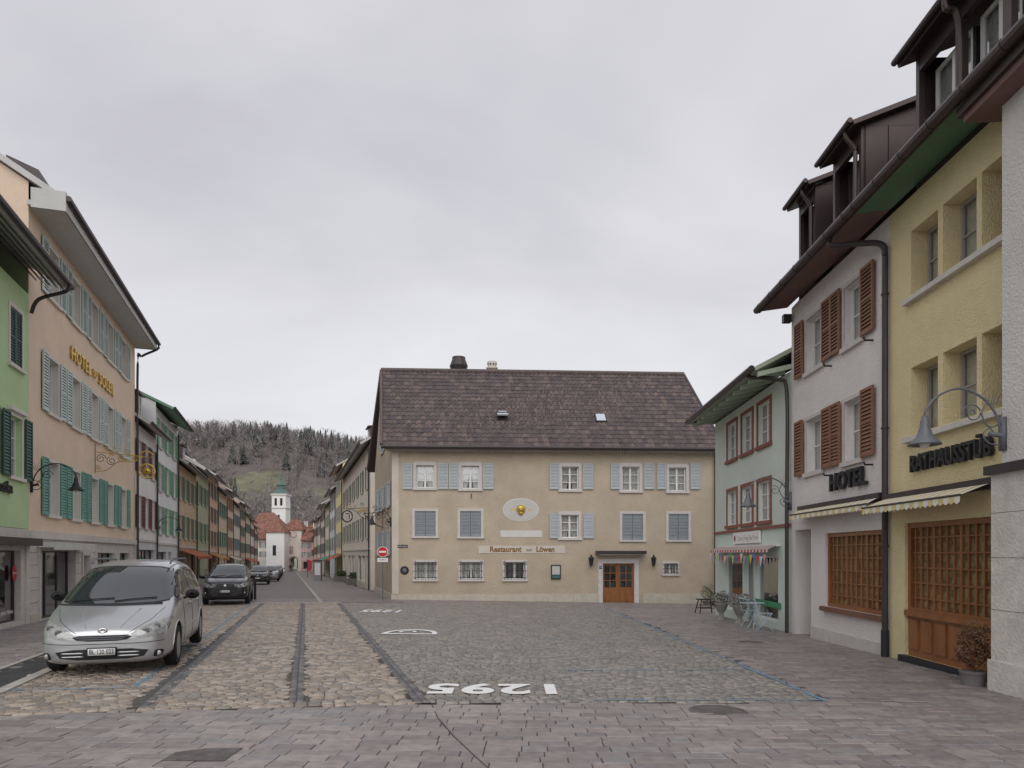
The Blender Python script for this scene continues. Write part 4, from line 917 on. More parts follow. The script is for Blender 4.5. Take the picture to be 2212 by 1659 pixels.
# ---------------- generic street houses
def house(name,W,u0,u1,ze,nf,nc,wc,sc,roofm=ROOFT,dep=10,rise=3.2,ov=.7,sofm=PALE,dormers=0,awn=None,fm=WHITE,surm=None,shut=True,slats=7,ou=.08,trim=None):
    wc=tuple(min(.8,c*1.3+.03) for c in wc); sc=tuple(c*1.25+.015 for c in sc)
    E=empty(name); wl=MB();wn=MB();sh=MB();dt=MB();rf=MB()
    um=(u0+u1)/2; gz=W.gz(um)
    WM=mat(name+'_plaster',wc,.92,var=.08,vs=.8,bump=.2,bs=30,grime=.25); SM=mat(name+'_shutter',sc,.6,var=.1,vs=5)
    surm=surm or STONE
    zb=gz+2.9; zt=ze-.1; fh=(zt-zb-.1)/nf; ops=[]
    ww=min(.9,(u1-u0)/nc*.42)
    for j in range(nf):
        for i in range(nc):
            c=u0+(u1-u0)*(i+.5)/nc; a=zb+fh*j+fh*.22; b=a+min(1.5,fh*.62); ops.append((c-ww/2,c+ww/2,a,b))
    wallface(wl,W,u0,u1,zb,ze,ops,WM,rec=.14)
    n=max(1,int((u1-u0)/2.8)); gops=[]
    for i in range(n):
        a=u0+(u1-u0)*i/n+.35; b=u0+(u1-u0)*(i+1)/n-.35; dd=(i%3==1)
        gops.append((a,b if not dd else a+1.1,gz+(.05 if dd else .5),gz+2.4))
    gm_=mat(name+'_base',tuple(min(.65,c*.9+.03) for c in wc),.85,var=.12,grime=.4)
    wallface(wl,W,u0,u1,gz-.8,zb-.001,gops,gm_,rec=.2)
    for q in gops: window(wn,W,*q,nv=1,nh=0,rec=.18,curt=0,fm=METB if R()<.6 else WHITE,back=1,room=ROOMG)
    for q in ops:
        window(wn,W,*q,nv=1,nh=2,rec=.12,fm=fm,curt=1); surround(wn,W,*q,.09,trim or surm)
        if shut:
            w=ww*.5
            shutter(sh,W,q[0]-.1-w,q[0]-.1,q[2]-.02,q[3]+.04,SM,slats,.03,.035,False);shutter(sh,W,q[1]+.1,q[1]+.1+w,q[2]-.02,q[3]+.04,SM,slats,.03,.035,False)
    W.box(dt,u0,u1,zb-.1,zb+.02,0,.06,surm)
    if awn:
        am=mat(name+'_awning',awn,.85,var=.1)
        a,b=u0+.3,u1-.3; dt.poly([W.p(a,zb-.2,.05),W.p(b,zb-.2,.05),W.p(b,zb-.65,1.2),W.p(a,zb-.65,1.2)],am); dt.poly([W.p(a,zb-.65,1.2),W.p(b,zb-.65,1.2),W.p(b,zb-.85,1.2),W.p(a,zb-.85,1.2)],am)
    roof(rf,W,u0,u1,ze,ov,dep,ze+rise,roofm,mu=sofm,ou=ou,gut=.07,wm=WM,t=.13)
    sl=rise/(dep/2+ov)
    for k in range(dormers):
        c=u0+(u1-u0)*(k+.5)/dormers; w=.65; d0=-.6; zb2=ze+sl*(ov+.6)-.1; zt2=zb2+1.45
        W.box(rf,c-w,c+w,zb2-.2,zt2,d0-2.2,d0,METB); window(rf,W,c-w+.12,c+w-.12,zb2+.25,zt2-.15,rec=.54,nv=1,nh=1,curt=0,back=.04)
        slab(rf,W.p(c-w-.15,zt2,d0+.2),W.p(c+w+.15,zt2,d0+.2),W.p(c+w+.15,zt2+.4,d0-2.6),W.p(c-w-.15,zt2+.4,d0-2.6),.08,METB)
    for k in range(1+int(R()*2)):
        c=u0+(u1-u0)*(.2+.6*R()); p=W.p(c,ze+rise*.7,-dep*.35-.4); rf.box(p,W.U*.6,-W.N*.5,Vector((0,0,rise*.3+1.1)),STONE); rf.box(p-W.U*.06+W.N*.06+Vector((0,0,rise*.3+1.1)),W.U*.72,-W.N*.62,Vector((0,0,.08)),METD)
    dt.tube([W.p(u1-.1,ze-.3,.1),W.p(u1-.1,gz,.1)],.05,METD,6)
    wl.obj('walls',E);wn.obj('windows',E);sh.obj('shutters',E);dt.obj('details',E);rf.obj('roof',E)
W=WL; U=W.uy
house('white_house_with_dark_shutters',W,U(32.75),U(37.8),7.9,2,3,(.60,.58,.56),(.12,.035,.04),dormers=2,rise=3.6)
house('white_house_with_green_eaves',W,U(37.85),U(45),9.7,3,3,(.64,.63,.62),(.14,.30,.17),sofm=mat('green_eave',(.22,.38,.28),.7),rise=2.8,ov=.9)
L_=[(45.05,54,7.6,2,4,(.44,.34,.22),(.12,.16,.10),2,(.4,.12,.06)),(54.05,62,8.3,2,3,(.34,.35,.24),(.10,.18,.10),0,None),(62.05,70,8.8,3,3,(.50,.34,.25),(.14,.11,.08),0,(.45,.2,.08)),
 (70.05,80,8.2,2,4,(.50,.42,.30),(.10,.17,.13),2,None),(80.05,89,9.0,3,3,(.54,.40,.30),(.25,.10,.06),0,(.5,.45,.35)),(89.05,101,8.2,2,4,(.55,.50,.42),(.10,.18,.20),0,None),(101.05,113,9.1,3,4,(.52,.36,.28),(.1,.15,.1),0,None),
 (113.05,127,8.2,2,5,(.52,.47,.36),(.12,.16,.12),2,(.5,.1,.06)),(127.05,141,7.9,2,5,(.55,.52,.48),(.2,.1,.08),0,None),(141.05,156,7.2,2,5,(.5,.42,.33),(.1,.15,.12),0,None)]
for i,(a,b,ze,nf,nc,wc,sc,dm,aw) in enumerate(L_):
    house('street_house',W,U(a),U(b),ze,nf,nc,wc,sc,dormers=dm,awn=aw,slats=4 if a>70 else 7,rise=3+.8*R(),roofm=ROOFT if i%3 else ROOFR)
WS=Wall((5.34-.32*172,172),(5.34-.32*46,46)); W=WS; U=W.uy
R_=[(70,46,9.0,2,7,(.52,.47,.40),(.12,.14,.11),2,None),(80,70.05,10.6,3,3,(.58,.50,.28),(.20,.22,.2),0,(.4,.1,.06)),(92,80.05,9.2,3,3,(.50,.53,.55),(.12,.12,.12),1,None),(104,92.05,8.4,2,3,(.56,.50,.40),(.10,.20,.15),0,(.05,.3,.2)),
 (118,104.05,9.2,3,4,(.52,.40,.33),(.1,.1,.1),0,None),(134,118.05,8.0,2,4,(.55,.53,.50),(.10,.14,.12),0,(.5,.08,.06)),(152,134.05,8.4,2,5,(.52,.45,.32),(.2,.1,.06),0,None),(170,152.05,7.0,2,5,(.5,.30,.27),(.1,.1,.1),0,None)]
for i,(a,b,ze,nf,nc,wc,sc,dm,aw) in enumerate(R_):
    house('street_house',W,U(a),U(b),ze,nf,nc,wc,sc,dormers=dm,awn=aw,slats=4 if a>80 else 7,rise=3+.8*R(),roofm=ROOFR if i%2==0 else ROOFT)

def iron_sign(W,u,z,reach=1.7,name='wrought_iron_shop_sign',ring=1):
    E=empty(name); mb=MB(); Zv=Vector((0,0,1)); P=lambda d,h:W.p(u,z+h,d)
    mb.tube([P(0,-.6),P(0,.6)],.025,IRON); mb.tube([P(0,.3),P(reach,.2)],.02,IRON); mb.tube(arc([P(0,-.5),P(.5,-.3),P(.9,.1),P(reach,.2)]),.02,IRON)
    for d,h,r in ((.25,.05,.2),(.6,.0,.16),(.4,.5,.15),(.9,.38,.13),(1.2,.35,.1)): mb.tube(spiral(P(d,h),W.N,Zv,r,1.6,14),.014,IRON if r>.14 else GOLD,5)
    if ring:
        c=P(reach-.1,-.3); mb.tube([c+W.N*.34*math.cos(t*math.pi/10)+Zv*.38*math.sin(t*math.pi/10) for t in range(21)],.045,IRON); mb.tube(arc([c+W.N*-.12-Zv*.2,c+W.N*-.12+Zv*.15,c+W.N*.12+Zv*.2]),.03,IRON)
    mb.tube(arc([P(reach-.1,.25),P(reach+.1,.4),P(reach+.35,.3)]),.03,GOLD,6,.01)
    mb.obj('bracket',E,True)
iron_sign(WS,WS.uy(47.2),4.5,1.5)
G=Wall((-7.97,40.4),(-5.59,32.5)); wall_lamp(G,G.L-.5,G.z(846,1128),IRON,.9)
iron_sign(G,4.2,3.55,1.0,'wrought_iron_bracket',0)

# ================= far end
def far_end():
    E=empty('town_gate_tower'); mb=MB(); Y=172; z0=-2.9
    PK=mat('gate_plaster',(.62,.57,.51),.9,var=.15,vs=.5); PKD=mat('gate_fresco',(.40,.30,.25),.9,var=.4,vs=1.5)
    W=Wall(((612-CX)/F*Y,Y),((651-CX)/F*Y,Y)); hw=W.L
    a,b=hw*.27,hw*.80; zs=z0+2.6; zt=7.6
    W.quad(mb,0,a,z0,zt,0,PK); W.quad(mb,b,hw,z0,zt,0,PK)
    n=10; r=(b-a)/2; c=(a+b)/2
    for i in range(n):
        t0=math.pi*i/n;t1=math.pi*(i+1)/n
        p0=(c-r*math.cos(t0),zs+r*math.sin(t0));p1=(c-r*math.cos(t1),zs+r*math.sin(t1))
        mb.poly([W.p(p0[0],p0[1]),W.p(p1[0],p1[1]),W.p(p1[0],zt),W.p(p0[0],zt)],PK)
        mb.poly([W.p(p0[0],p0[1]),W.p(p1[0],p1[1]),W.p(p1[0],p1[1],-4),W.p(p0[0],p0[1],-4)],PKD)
        W.box(mb,p0[0]-.1,p1[0]+.1,p0[1]-.05,p0[1]+.25,0,.05,PKD)
    for u in (a,b): mb.poly([W.p(u,z0),W.p(u,zs),W.p(u,zs,-4),W.p(u,z0,-4)],PK)
    for u in (0,hw): mb.poly([W.p(u,z0),W.p(u,zt),W.p(u,zt,-4.5),W.p(u,z0,-4.5)],PK)
    cc=W.p(hw*.58,(1197-1155)/F*Y+CZ)
    mb.lathe(cc,[(.75,0),(.75,.1),(.6,.12)],PKD,20,(W.U,Vector((0,0,1)),W.N))
    mb.lathe(cc,[(.55,.12),(.55,.14)],PK,20,(W.U,Vector((0,0,1)),W.N))
    mb.tube([cc+W.N*.16,cc+W.N*.16+Vector((.1,0,.45))],.04,IRON); mb.tube([cc+W.N*.16,cc+W.N*.16+Vector((.3,0,-.1))],.04,IRON)
    W.box(mb,hw*.25,hw*.55,1.6,3.6,0,.03,PKD)
    P=W.p; ap=[P(hw*.3,10.4,-2.2),P(hw*.8,10.4,-2.2)]
    mb.poly([P(-.4,zt,.4),P(hw+.4,zt,.4),ap[1],ap[0]],ROOFR); mb.poly([P(-.4,zt,.4),ap[0],P(-.4,zt,-5)],ROOFR); mb.poly([P(hw+.4,zt,.4),ap[1],P(hw+.4,zt,-5)],ROOFR); mb.poly([P(-.4,zt,-5),P(hw+.4,zt,-5),ap[1],ap[0]],ROOFR)
    mb.obj('tower_body',E)
    E=empty('church'); mb=MB(); WT=mat('church_white',(.78,.77,.75),.9,var=.06,vs=.4); GC=mat('copper_green',(.11,.18,.155),.6,var=.2,vs=2)
    def bx(px0,px1,yb,yt,Y,dep,m):
        x0=(px0-CX)/F*Y;x1=(px1-CX)/F*Y; mb.cbox(x0,x1,Y,Y+dep,CZ+(HY-yb)/F*Y,CZ+(HY-yt)/F*Y,m)
    bx(587,617,1240,1068,190,4,WT); bx(585,619,1070,1066,189.8,4.4,STONE); bx(585.5,618.5,1098,1096,189.8,4.4,STONE)
    for k in (593,605): bx(k,k+5,1092,1076,189.95,.2,DARK)
    for k in (1112,1140): bx(600,604,k+8,k,189.95,.2,DARK)
    cx=(602-CX)/F*190; z=CZ+(HY-1066)/F*190
    mb.lathe((cx,192,z),[(2.3,0),(2.1,.5),(1.3,1.0),(1.0,1.3),(1.0,2.3),(1.3,2.4),(1.1,2.9),(.5,3.5),(.25,4.0),(.3,4.3),(.1,4.8),(.05,5.8)],GC,10)
    bx(575,614,1240,1150,168,5,WT); x0=(575-CX)/F*168;x1=(614-CX)/F*168;zt=CZ+(HY-1150)/F*168
    bx(589,596,1200,1178,167.93,.1,DARK)
    ap=Vector(((588-CX)/F*172,173,CZ+(HY-1106)/F*172))
    ap2=Vector(((548-CX)/F*172,176,CZ+(HY-1106)/F*172))
    mb.poly([(x0-.5,167.6,zt),(x1+.4,167.6,zt),ap],ROOFR); mb.poly([(x1+.4,167.6,zt),(x1+.4,176,zt),ap],ROOFR); mb.poly([(x0-.5,167.6,zt),ap,ap2,(x0-6,170,zt)],ROOFR)
    mb.obj('nave_and_tower',E)
    house('pink_gate_house',Wall(((651-CX)/F*171,171),((684-CX)/F*171,171)),0.02,3.7,5,2,2,(.45,.27,.26),(.2,.2,.2),roofm=ROOFR,rise=3.4,dep=9)
    house('roofed_house_behind',Wall(((520-CX)/F*182,182),((578-CX)/F*182,182)),0,7,5.5,2,3,(.55,.5,.45),(.2,.2,.2),roofm=ROOFR,rise=5,dep=9)
    house('roofed_house_behind',Wall(((618-CX)/F*205,205),((720-CX)/F*205,205)),0,14,6.5,2,5,(.55,.5,.45),(.2,.2,.2),roofm=ROOFR,rise=4,dep=9)
far_end()

# ================= hill + forest
def hz(x,y):
    t=clamp((y-215)/305,0,1); t=t*t*(3-2*t)*.5+t*.5
    H=88 if x<-150 else 88-10*(x+150)/70 if x<-80 else max(14,78-(x+80)*.42)
    if y>520: t=1-((y-520)/700)**2*.3
    return -3.2+H*t+3*math.sin(x*.03+1)*t+2.5*math.sin(y*.04+x*.02)*t
HM=mat('hill_leaf_litter',(.19,.16,.145),.95,var=.3,vs=.05)
ME=mat('hill_meadow',(.195,.19,.125),.95,var=.35,vs=.08)
def meadow(x,y):
    k=x/y+.012*math.sin(y*.11)
    return (y>322+12*math.sin(x*.1) and y<382+8*math.sin(x*.13) and -.405<k<-.325) or (326<y<366 and -.295<k<-.255) or (240<y<290 and -.355<k<-.335)
hm=MB(); nx,ny=220,120
for i in range(nx+1):
    for j in range(ny+1):
        x=-560+i*4.1; y=212+j*6; hm.v.append((x,y,hz(x,y)))
a=hm._m(HM); b=hm._m(ME)
for i in range(nx):
    for j in range(ny):
        k=i*(ny+1)+j; x=-560+(i+.5)*4.1; y=212+(j+.5)*6
        hm.f.append((k,k+ny+1,k+ny+2,k+1)); hm.mi.append(b if meadow(x,y) else a)
hm.obj('hill',smooth=True)
BARE=island('hazed_bare_twigs',[(.225,.20,.198),(.185,.165,.168),(.26,.232,.225),(.16,.143,.147),(.205,.185,.17),(.18,.167,.14)],.95,0,1,0)  # twig greys made paler, with the distance haze put into the colour
CON=island('hazed_conifer_needles',[(.085,.098,.094),(.105,.118,.11),(.078,.089,.088),(.12,.128,.118)],.95,0,1,0)  # needle greens paled and greyed, air haze painted into them
def forest():
    v=[];f=[];mi=[]; rn=random.Random(3)
    cnt=0
    while cnt<4300:
        x=-420+500*rn.random(); y=222+ (330)*rn.random()**.9
        if meadow(x,y) and rn.random()>.06: continue
        if x>y*.02: continue
        cnt+=1
        k=x/y; con=(y>440 and rn.random()<(.32 if -.37<k<-.22 else .03)) or (y>380 and rn.random()<.07) or rn.random()<.02
        z=hz(x,y)-.5
        if con:
            h=10+6*rn.random(); r=2.0+.9*rn.random()
            for t in range(9):
                zz=h*(.12+.86*t/9); rr=r*(1-t/9)+.3; dz=h*.16
                n=7; o=rn.random()*6
                for q in range(n):
                    an=o+q*2*math.pi/n+rn.random()*.3; i=len(v); w=.55; R2=rr*(.8+.4*rn.random())
                    v+= [(x,y,z+zz+dz),(x+R2*math.cos(an-w),y+R2*math.sin(an-w),z+zz-.3*rn.random()*dz),(x+R2*1.1*math.cos(an+w*.3),y+R2*1.1*math.sin(an+w*.3),z+zz-.2)]
                    f.append((i,i+1,i+2)); mi.append(1)
        else:
            h=10+7*rn.random(); r=2.6+2*rn.random()
            i=len(v); v+=[(x-.2,y,z),(x+.2,y,z),(x,y,z+h*.9)]; f.append((i,i+1,i+2)); mi.append(0)
            for q in range(44):
                an=rn.random()*6.28; h0=h*(.25+.6*rn.random()); el=.3+1.0*rn.random(); ln=(1.2+r*.9*rn.random())
                dx=math.cos(an)*math.cos(el)*ln;dy=math.sin(an)*math.cos(el)*ln;dz=math.sin(el)*ln
                bx=x+math.cos(an)*r*.5*rn.random();by=y+math.sin(an)*r*.5*rn.random()
                w=.07+.17*rn.random()
                i=len(v); v+=[(bx-w*math.sin(an)-w*.5,by+w*math.cos(an),z+h0),(bx+w*math.sin(an)+w*.5,by-w*math.cos(an),z+h0+.2),(bx+dx,by+dy,z+h0+dz)]
                f.append((i,i+1,i+2)); mi.append(0)
    me=bpy.data.meshes.new('forest'); me.from_pydata(v,[],f); me.materials.append(BARE);me.materials.append(CON); me.polygons.foreach_set('material_index',mi)
    o=bpy.data.objects.new('forest',me); COL.objects.link(o)
forest()

# ================= CARS
def chaikin(P,n=2):
    for _ in range(n):
        Q=[]
        for i in range(len(P)):
            a=Vector(P[i]);b=Vector(P[(i+1)%len(P)]); Q+=[tuple(a.lerp(b,.2)),tuple(a.lerp(b,.8))]
        P=Q
    return P
TINT=mat('car_glass',(.03,.037,.038),.04,var=0,spec=1.0)
BLKP=mat('black_plastic',(.02,.02,.022),.55,var=0)
CHROME=mat('chrome',(.6,.6,.62),.15,.95,var=0)
RIM=mat('alloy_rim',(.35,.35,.37),.35,.8,var=0)
HL=mat('headlamp_lens',(.34,.34,.33),.08,.2,var=.35,vs=18,spec=.9)
HLR=mat('headlamp_reflector',(.16,.16,.17),.25,.6,var=.2,vs=30)
RL=mat('tail_lamp_red',(.3,.01,.01),.15,var=0)
PLATE=mat('plate_white',(.7,.7,.7),.4,var=0)
MPV=dict(st=[(0,.50,.28,.56,.40,.61),(.05,.70,.19,.62,.56,.69),(.22,.83,.16,.74,.66,.80),(.55,.885,.16,.86,.72,.92),(.92,.895,.16,.95,.78,1.03),(1.5,.895,.16,1.00,.74,1.38),(2.05,.895,.16,1.03,.70,1.62),(2.7,.895,.16,1.05,.70,1.69),(3.6,.895,.16,1.07,.69,1.68),(4.25,.88,.18,1.08,.66,1.63),(4.6,.85,.22,1.08,.62,1.47),(4.73,.80,.28,.98,.58,1.13),(4.78,.68,.36,.78,.48,.83)],
 wh=(.90,3.80),r=.325,paint=(.47,.48,.49),metal=.65,len=4.78,
 ws=[(-.79,1.01),(.79,1.01),(.74,1.25),(.65,1.56),(-.65,1.56),(-.74,1.25)],
 sw=[[(1.10,1.05),(1.56,1.07),(1.56,1.31)],[(1.64,1.07),(2.52,1.09),(2.52,1.52),(2.12,1.50),(1.64,1.35)],[(2.60,1.09),(3.48,1.10),(3.48,1.53),(2.60,1.53)],[(3.56,1.11),(4.32,1.13),(4.22,1.47),(3.56,1.52)]],
 hl=[(.33,.585),(.55,.545),(.80,.60),(.85,.82),(.76,.80),(.50,.70)],gr=[(-.42,.60),(.42,.60),(.30,.515),(-.30,.515)],low=[(-.62,.40),(.62,.40),(.52,.25),(-.52,.25)],plate='BL·120 023',pz=.365,cowl=1.03)
SUV=dict(st=[(0,.55,.34,.72,.45,.80),(.05,.74,.26,.80,.60,.90),(.25,.85,.24,.92,.70,.99),(.7,.89,.24,.99,.74,1.06),(1.1,.89,.24,1.03,.76,1.12),(1.6,.89,.24,1.05,.70,1.40),(2.1,.89,.24,1.07,.66,1.60),(2.7,.89,.24,1.09,.66,1.64),(3.5,.89,.24,1.12,.64,1.61),(3.95,.87,.27,1.14,.6,1.48),(4.2,.83,.32,1.08,.55,1.2),(4.3,.68,.4,.85,.45,.9)],
 wh=(.85,3.45),r=.345,paint=(.012,.013,.016),metal=.3,len=4.3,
 ws=[(-.74,1.12),(.74,1.12),(.70,1.3),(.60,1.53),(-.60,1.53),(-.70,1.3)],
 sw=[[(1.35,1.12),(2.3,1.13),(2.3,1.47),(1.95,1.46)],[(2.38,1.13),(3.2,1.16),(3.2,1.47),(2.38,1.48)],[(3.28,1.18),(3.75,1.24),(3.5,1.42),(3.28,1.46)]],
 hl=[(.42,.74),(.60,.70),(.82,.76),(.84,.90),(.66,.88)],gr=[(-.38,.86),(.38,.86),(.30,.68),(-.30,.68)],low=[(-.62,.52),(.62,.52),(.54,.34),(-.54,.34)],plate='BL 228 282',pz=.55,cowl=1.12)
def car(name,sp,x,y,rz,paint=None,detail=True,zs=1.0):
    E=empty(name,(x,y,g(x,y)+.02),rz)
    col=paint or sp['paint']
    pm=mat(name+'_paint',col,.28,sp['metal'],var=.03,vs=3,spec=.6); pm.node_tree.nodes['Principled BSDF'].inputs['Coat Weight'].default_value=.6; pm.node_tree.nodes['Principled BSDF'].inputs['Coat Roughness'].default_value=.05
    st=sp['st']; V=[];Fc=[]
    def ring(s):
        s0,w,zb,zl,wr,zr=s; h=zl-zb
        P=[(0,zb),(.8*w,zb),(.965*w,zb+.07),(w,zb+.33*h),(.992*w,zb+.72*h),(.955*w,zl),(wr,zl+(zr-zl)*.86),(wr*.72,zr-.012),(0,zr+.015)]
        return [(px,s0,pz*zs) for px,pz in P]+[(-px,s0,pz*zs) for px,pz in P[-2:0:-1]]
    n=16
    for s in st: V+=ring(s)
    for i in range(len(st)-1):
        for k in range(n): Fc.append((i*n+k,i*n+(k+1)%n,(i+1)*n+(k+1)%n,(i+1)*n+k))
    Fc.append(tuple(range(n))[::-1]); Fc.append(tuple((len(st)-1)*n+k for k in range(n)))
    me=bpy.data.meshes.new('b'); me.from_pydata(V,[],Fc)
    bm=bmesh.new(); bm.from_mesh(me); bmesh.ops.recalc_face_normals(bm,faces=bm.faces); bm.to_mesh(me); bm.free()
    me.materials.append(pm); me.materials.append(BLKP)
    bo=bpy.data.objects.new('tmpb',me); COL.objects.link(bo)
    m=bo.modifiers.new('s','SUBSURF'); m.levels=3 if detail else 2 ; m.render_levels=m.levels
    r=sp['r']
    cm=MB()
    for s in sp['wh']:
        for sd in (-1,1): cm.lathe((sd*.80,s,r),[(r+.055,-.22),(r+.055,.22)],BLKP,32,(Vector((0,1,0)),Vector((0,0,1)),Vector((1,0,0))))
    co=cm.obj('tmpc')
    bm=bmesh.new(); bm.from_mesh(co.data); bmesh.ops.recalc_face_normals(bm,faces=bm.faces); bm.to_mesh(co.data); bm.free()
    co.data.materials.clear(); co.data.materials.append(pm); co.data.materials.append(BLKP)
    for p in co.data.polygons: p.material_index=1
    m=bo.modifiers.new('b','BOOLEAN'); m.object=co; m.operation='DIFFERENCE'; m.solver='EXACT'
    bpy.context.view_layer.update()
    dg=bpy.context.evaluated_depsgraph_get(); bme=bpy.data.meshes.new_from_object(bo.evaluated_get(dg))
    bpy.data.objects.remove(bo); bpy.data.objects.remove(co)
    body=bpy.data.objects.new('body',bme); COL.objects.link(body); body.parent=E
    for p in bme.polygons: p.use_smooth=(p.material_index==0)
    bv=BVHTree.FromPolygons([v.co.copy() for v in bme.vertices],[tuple(p.vertices) for p in bme.polygons])
    def cast(a,b,ax,off=.005):
        if ax=='f': o=Vector((a,-2,b*zs));d=Vector((0,1,0))
        elif ax=='r': o=Vector((a,9,b*zs));d=Vector((0,-1,0))
        elif ax=='s+': o=Vector((3,a,b*zs));d=Vector((-1,0,0))
        else: o=Vector((-3,a,b*zs));d=Vector((1,0,0))
        h=bv.ray_cast(o,d)
        if h[0] is None: return None
        nn=h[1]
        if nn.dot(d)>0: nn=-nn
        return h[0]+nn*off
    gl=MB()
    def patch(P,ax,m,off=.005,step=.05,sm=2):
        P=chaikin(P,sm) if sm else P
        Vv,Ff=tri(P,step); pts=[cast(v[0],v[1],ax,off) for v in Vv]; base=len(gl.v); k=gl._m(m)
        gl.v+=[tuple(p) if p else (0,1,.5) for p in pts]
        for f in Ff:
            if all(pts[i] for i in f): gl.f.append(tuple(base+i for i in f)); gl.mi.append(k)
    def seam(pts,ax,m=BLKP,rr=.004):
        P=[]
        for a,b in zip(pts[:-1],pts[1:]):
            for t in range(8): P.append(cast(a[0]+(b[0]-a[0])*t/8,a[1]+(b[1]-a[1])*t/8,ax,.001))
        P=[p for p in P if p]
        if len(P)>2: gl.tube(P,rr,m,5)
    patch([(x*1.03,z+(-.02 if z<1.2 else .02)) for x,z in sp['ws']],'f',BLKP,.003)
    patch(sp['ws'],'f',TINT,.006)
    for ax in ('s+','s-'):
        for w in sp['sw']: patch(w,ax,TINT,.006,sm=1)
        patch([(sp['len']-.42,.8),(sp['len']-.2,.8),(sp['len']-.3,1.15),(sp['len']-.42,1.15)],ax,RL,.006)
    patch([(-.6,1.15),(.6,1.15),(.5,1.45),(-.5,1.45)],'r',TINT,.006)
    g0=sp['gr']; zt=g0[0][1]; zb=g0[2][1]
    for sx in (1,-1):
        P=[(p[0]*sx,p[1]) for p in sp['hl']]; patch([(p[0]*1.015,p[1]+.0) for p in P],'f',BLKP,.002,sm=1); patch(P,'f',HL,.008,step=.03,sm=1)
        for k,(dx,dz,rr) in enumerate(((-.04,-.03,.048),(.09,.03,.048))):
            q=cast(sx*(.60+dx),(sp['hl'][1][1]+sp['hl'][4][1])/2+dz,'f',.008)
            if q: gl.lathe(q,[(rr,.0),(rr,-.004),(rr*.7,-.003),(.01,-.005)],HLR,14,(Vector((1,0,0)),Vector((0,0,1)),Vector((0,1,0))))
    patch(sp['gr'],'f',BLKP,.004,step=.03,sm=1)
    for f in (.3,.65,1.02):
        z=zb+(zt-zb)*f; w=abs(g0[2][0])+(abs(g0[0][0])-abs(g0[2][0]))*f-.03
        seam([(-w,z),(0,z),(w,z)],'f',CHROME if (sp is MPV and f>1) else IRONG,.007)
    q=cast(0,(zt+zb)/2+.02,'f',.02)
    if sp is MPV: q=cast(0,zt+.06,'f',.012)
    if q: gl.lathe(q,[(.05,.01),(.06,0),(.045,-.008),(.03,-.004)],CHROME,16,(Vector((1.1,0,0)),Vector((0,0,.75)),Vector((0,1,0))))
    patch(sp['low'],'f',BLKP,.004,step=.04,sm=1)
    l0=sp['low']
    for f in (.33,.66): z=l0[2][1]+(l0[0][1]-l0[2][1])*f; seam([(-.52,z),(-.2,z)],'f',pm,.012); seam([(.2,z),(.52,z)],'f',pm,.012)
    for sx in (1,-1):
        P=[(sx*.65,sp['pz']-.11),(sx*.76,sp['pz']-.10),(sx*.79,sp['pz']-.01),(sx*.68,sp['pz']+.0)]; patch(P,'f',BLKP,.004,step=.04,sm=1)
        q=cast(sx*.72,sp['pz']-.055,'f',.01)
        if q: gl.lathe(q,[(.035,.0),(.03,-.006)],HL,12,(Vector((1,0,0)),Vector((0,0,1)),Vector((0,1,0))))
    q=cast(0,sp['pz'],'f',.0)
    gl.cbox(-.19,.19,q.y-.04,q.y-.01,q.z-.06,q.z+.06,BLKP); gl.cbox(-.175,.175,q.y-.043,q.y-.03,q.z-.048,q.z+.048,PLATE)
    if detail: text(sp['plate'],'number_plate_text',E,.095,Matrix.Translation((0,q.y-.045,q.z))@Matrix.Rotation(math.pi/2,4,'X'),IRON,.001,width=.31,off=.001)
    zq=sp['pz']+.11
    seam([(-.84,zq+.02),(-.4,zq),(.4,zq),(.84,zq+.02)],'f',BLKP,.005)
    cw=sp['cowl']
    seam([(-.76,cw-.03),(0,cw-.045),(.76,cw-.03)],'f',BLKP,.022)
    for sx in (-1,1):
        seam([(sx*.34,zt+.03),(sx*.60,.80 if sp is MPV else .93),(sx*.74,cw-.06)],'f',BLKP,.0035)
        seam([(sx*.22,zt+.10),(sx*.42,cw-.06)],'f',pm,.006)
    for (a,b) in ((-.60,-.04),(-.02,.56)):
        P=[cast(a,cw+.0,'f',.02),cast((a+b)/2,cw+.03,'f',.02),cast(b,cw+.045,'f',.02)]
        if all(P): gl.tube(P,.009,BLKP,5)
    d0,d1,d2=(1.5,2.56,3.52) if sp is MPV else (1.3,2.34,3.24)
    for ax in ('s+','s-'):
        for d in (d0+.08,d1,d2): seam([(d,.32),(d,.7),(d,1.02)],ax)
        seam([(d0+.08,.32),(d2,.32)],ax); seam([(d0-.1,.55),(d2+.1,.56)],ax,pm,.014)
        seam([(d0+.3,1.04),(d1+.3,1.06),(d2+.4,1.08)],ax,BLKP,.006)
        s=1 if ax=='s+' else -1
        for wy in sp['wh']:
            P=[]
            for t in range(17):
                an=math.pi*(-.08+1.16*t/16); p=cast(wy+(r+.065)*math.cos(an),(r+(r+.065)*math.sin(an))/zs,ax,.0)
                if p: P.append(p)
            if len(P)>3: gl.tube(P,.014,pm if sp is MPV else BLKP,6)
        for d in (d1-.22,d2-.22):
            q=cast(d,.92,ax,.0)
            if q: gl.cbox(min(q.x,q.x+s*.035),max(q.x,q.x+s*.035),d-.09,d+.07,q.z-.015,q.z+.015,pm)
        ms=d0+.12; mc=Vector((s*1.0,ms,1.10*zs))
        gl.lathe(mc,[(.03,-.05),(.085,-.03),(.10,.02),(.085,.06),(.03,.08)],pm if sp is SUV else BLKP,14,(Vector((1.15,0,0)),Vector((0,0,.85)),Vector((0,1,0))))
        gl.tube([Vector((s*.86,ms+.02,1.03*zs)),mc],.025,BLKP)
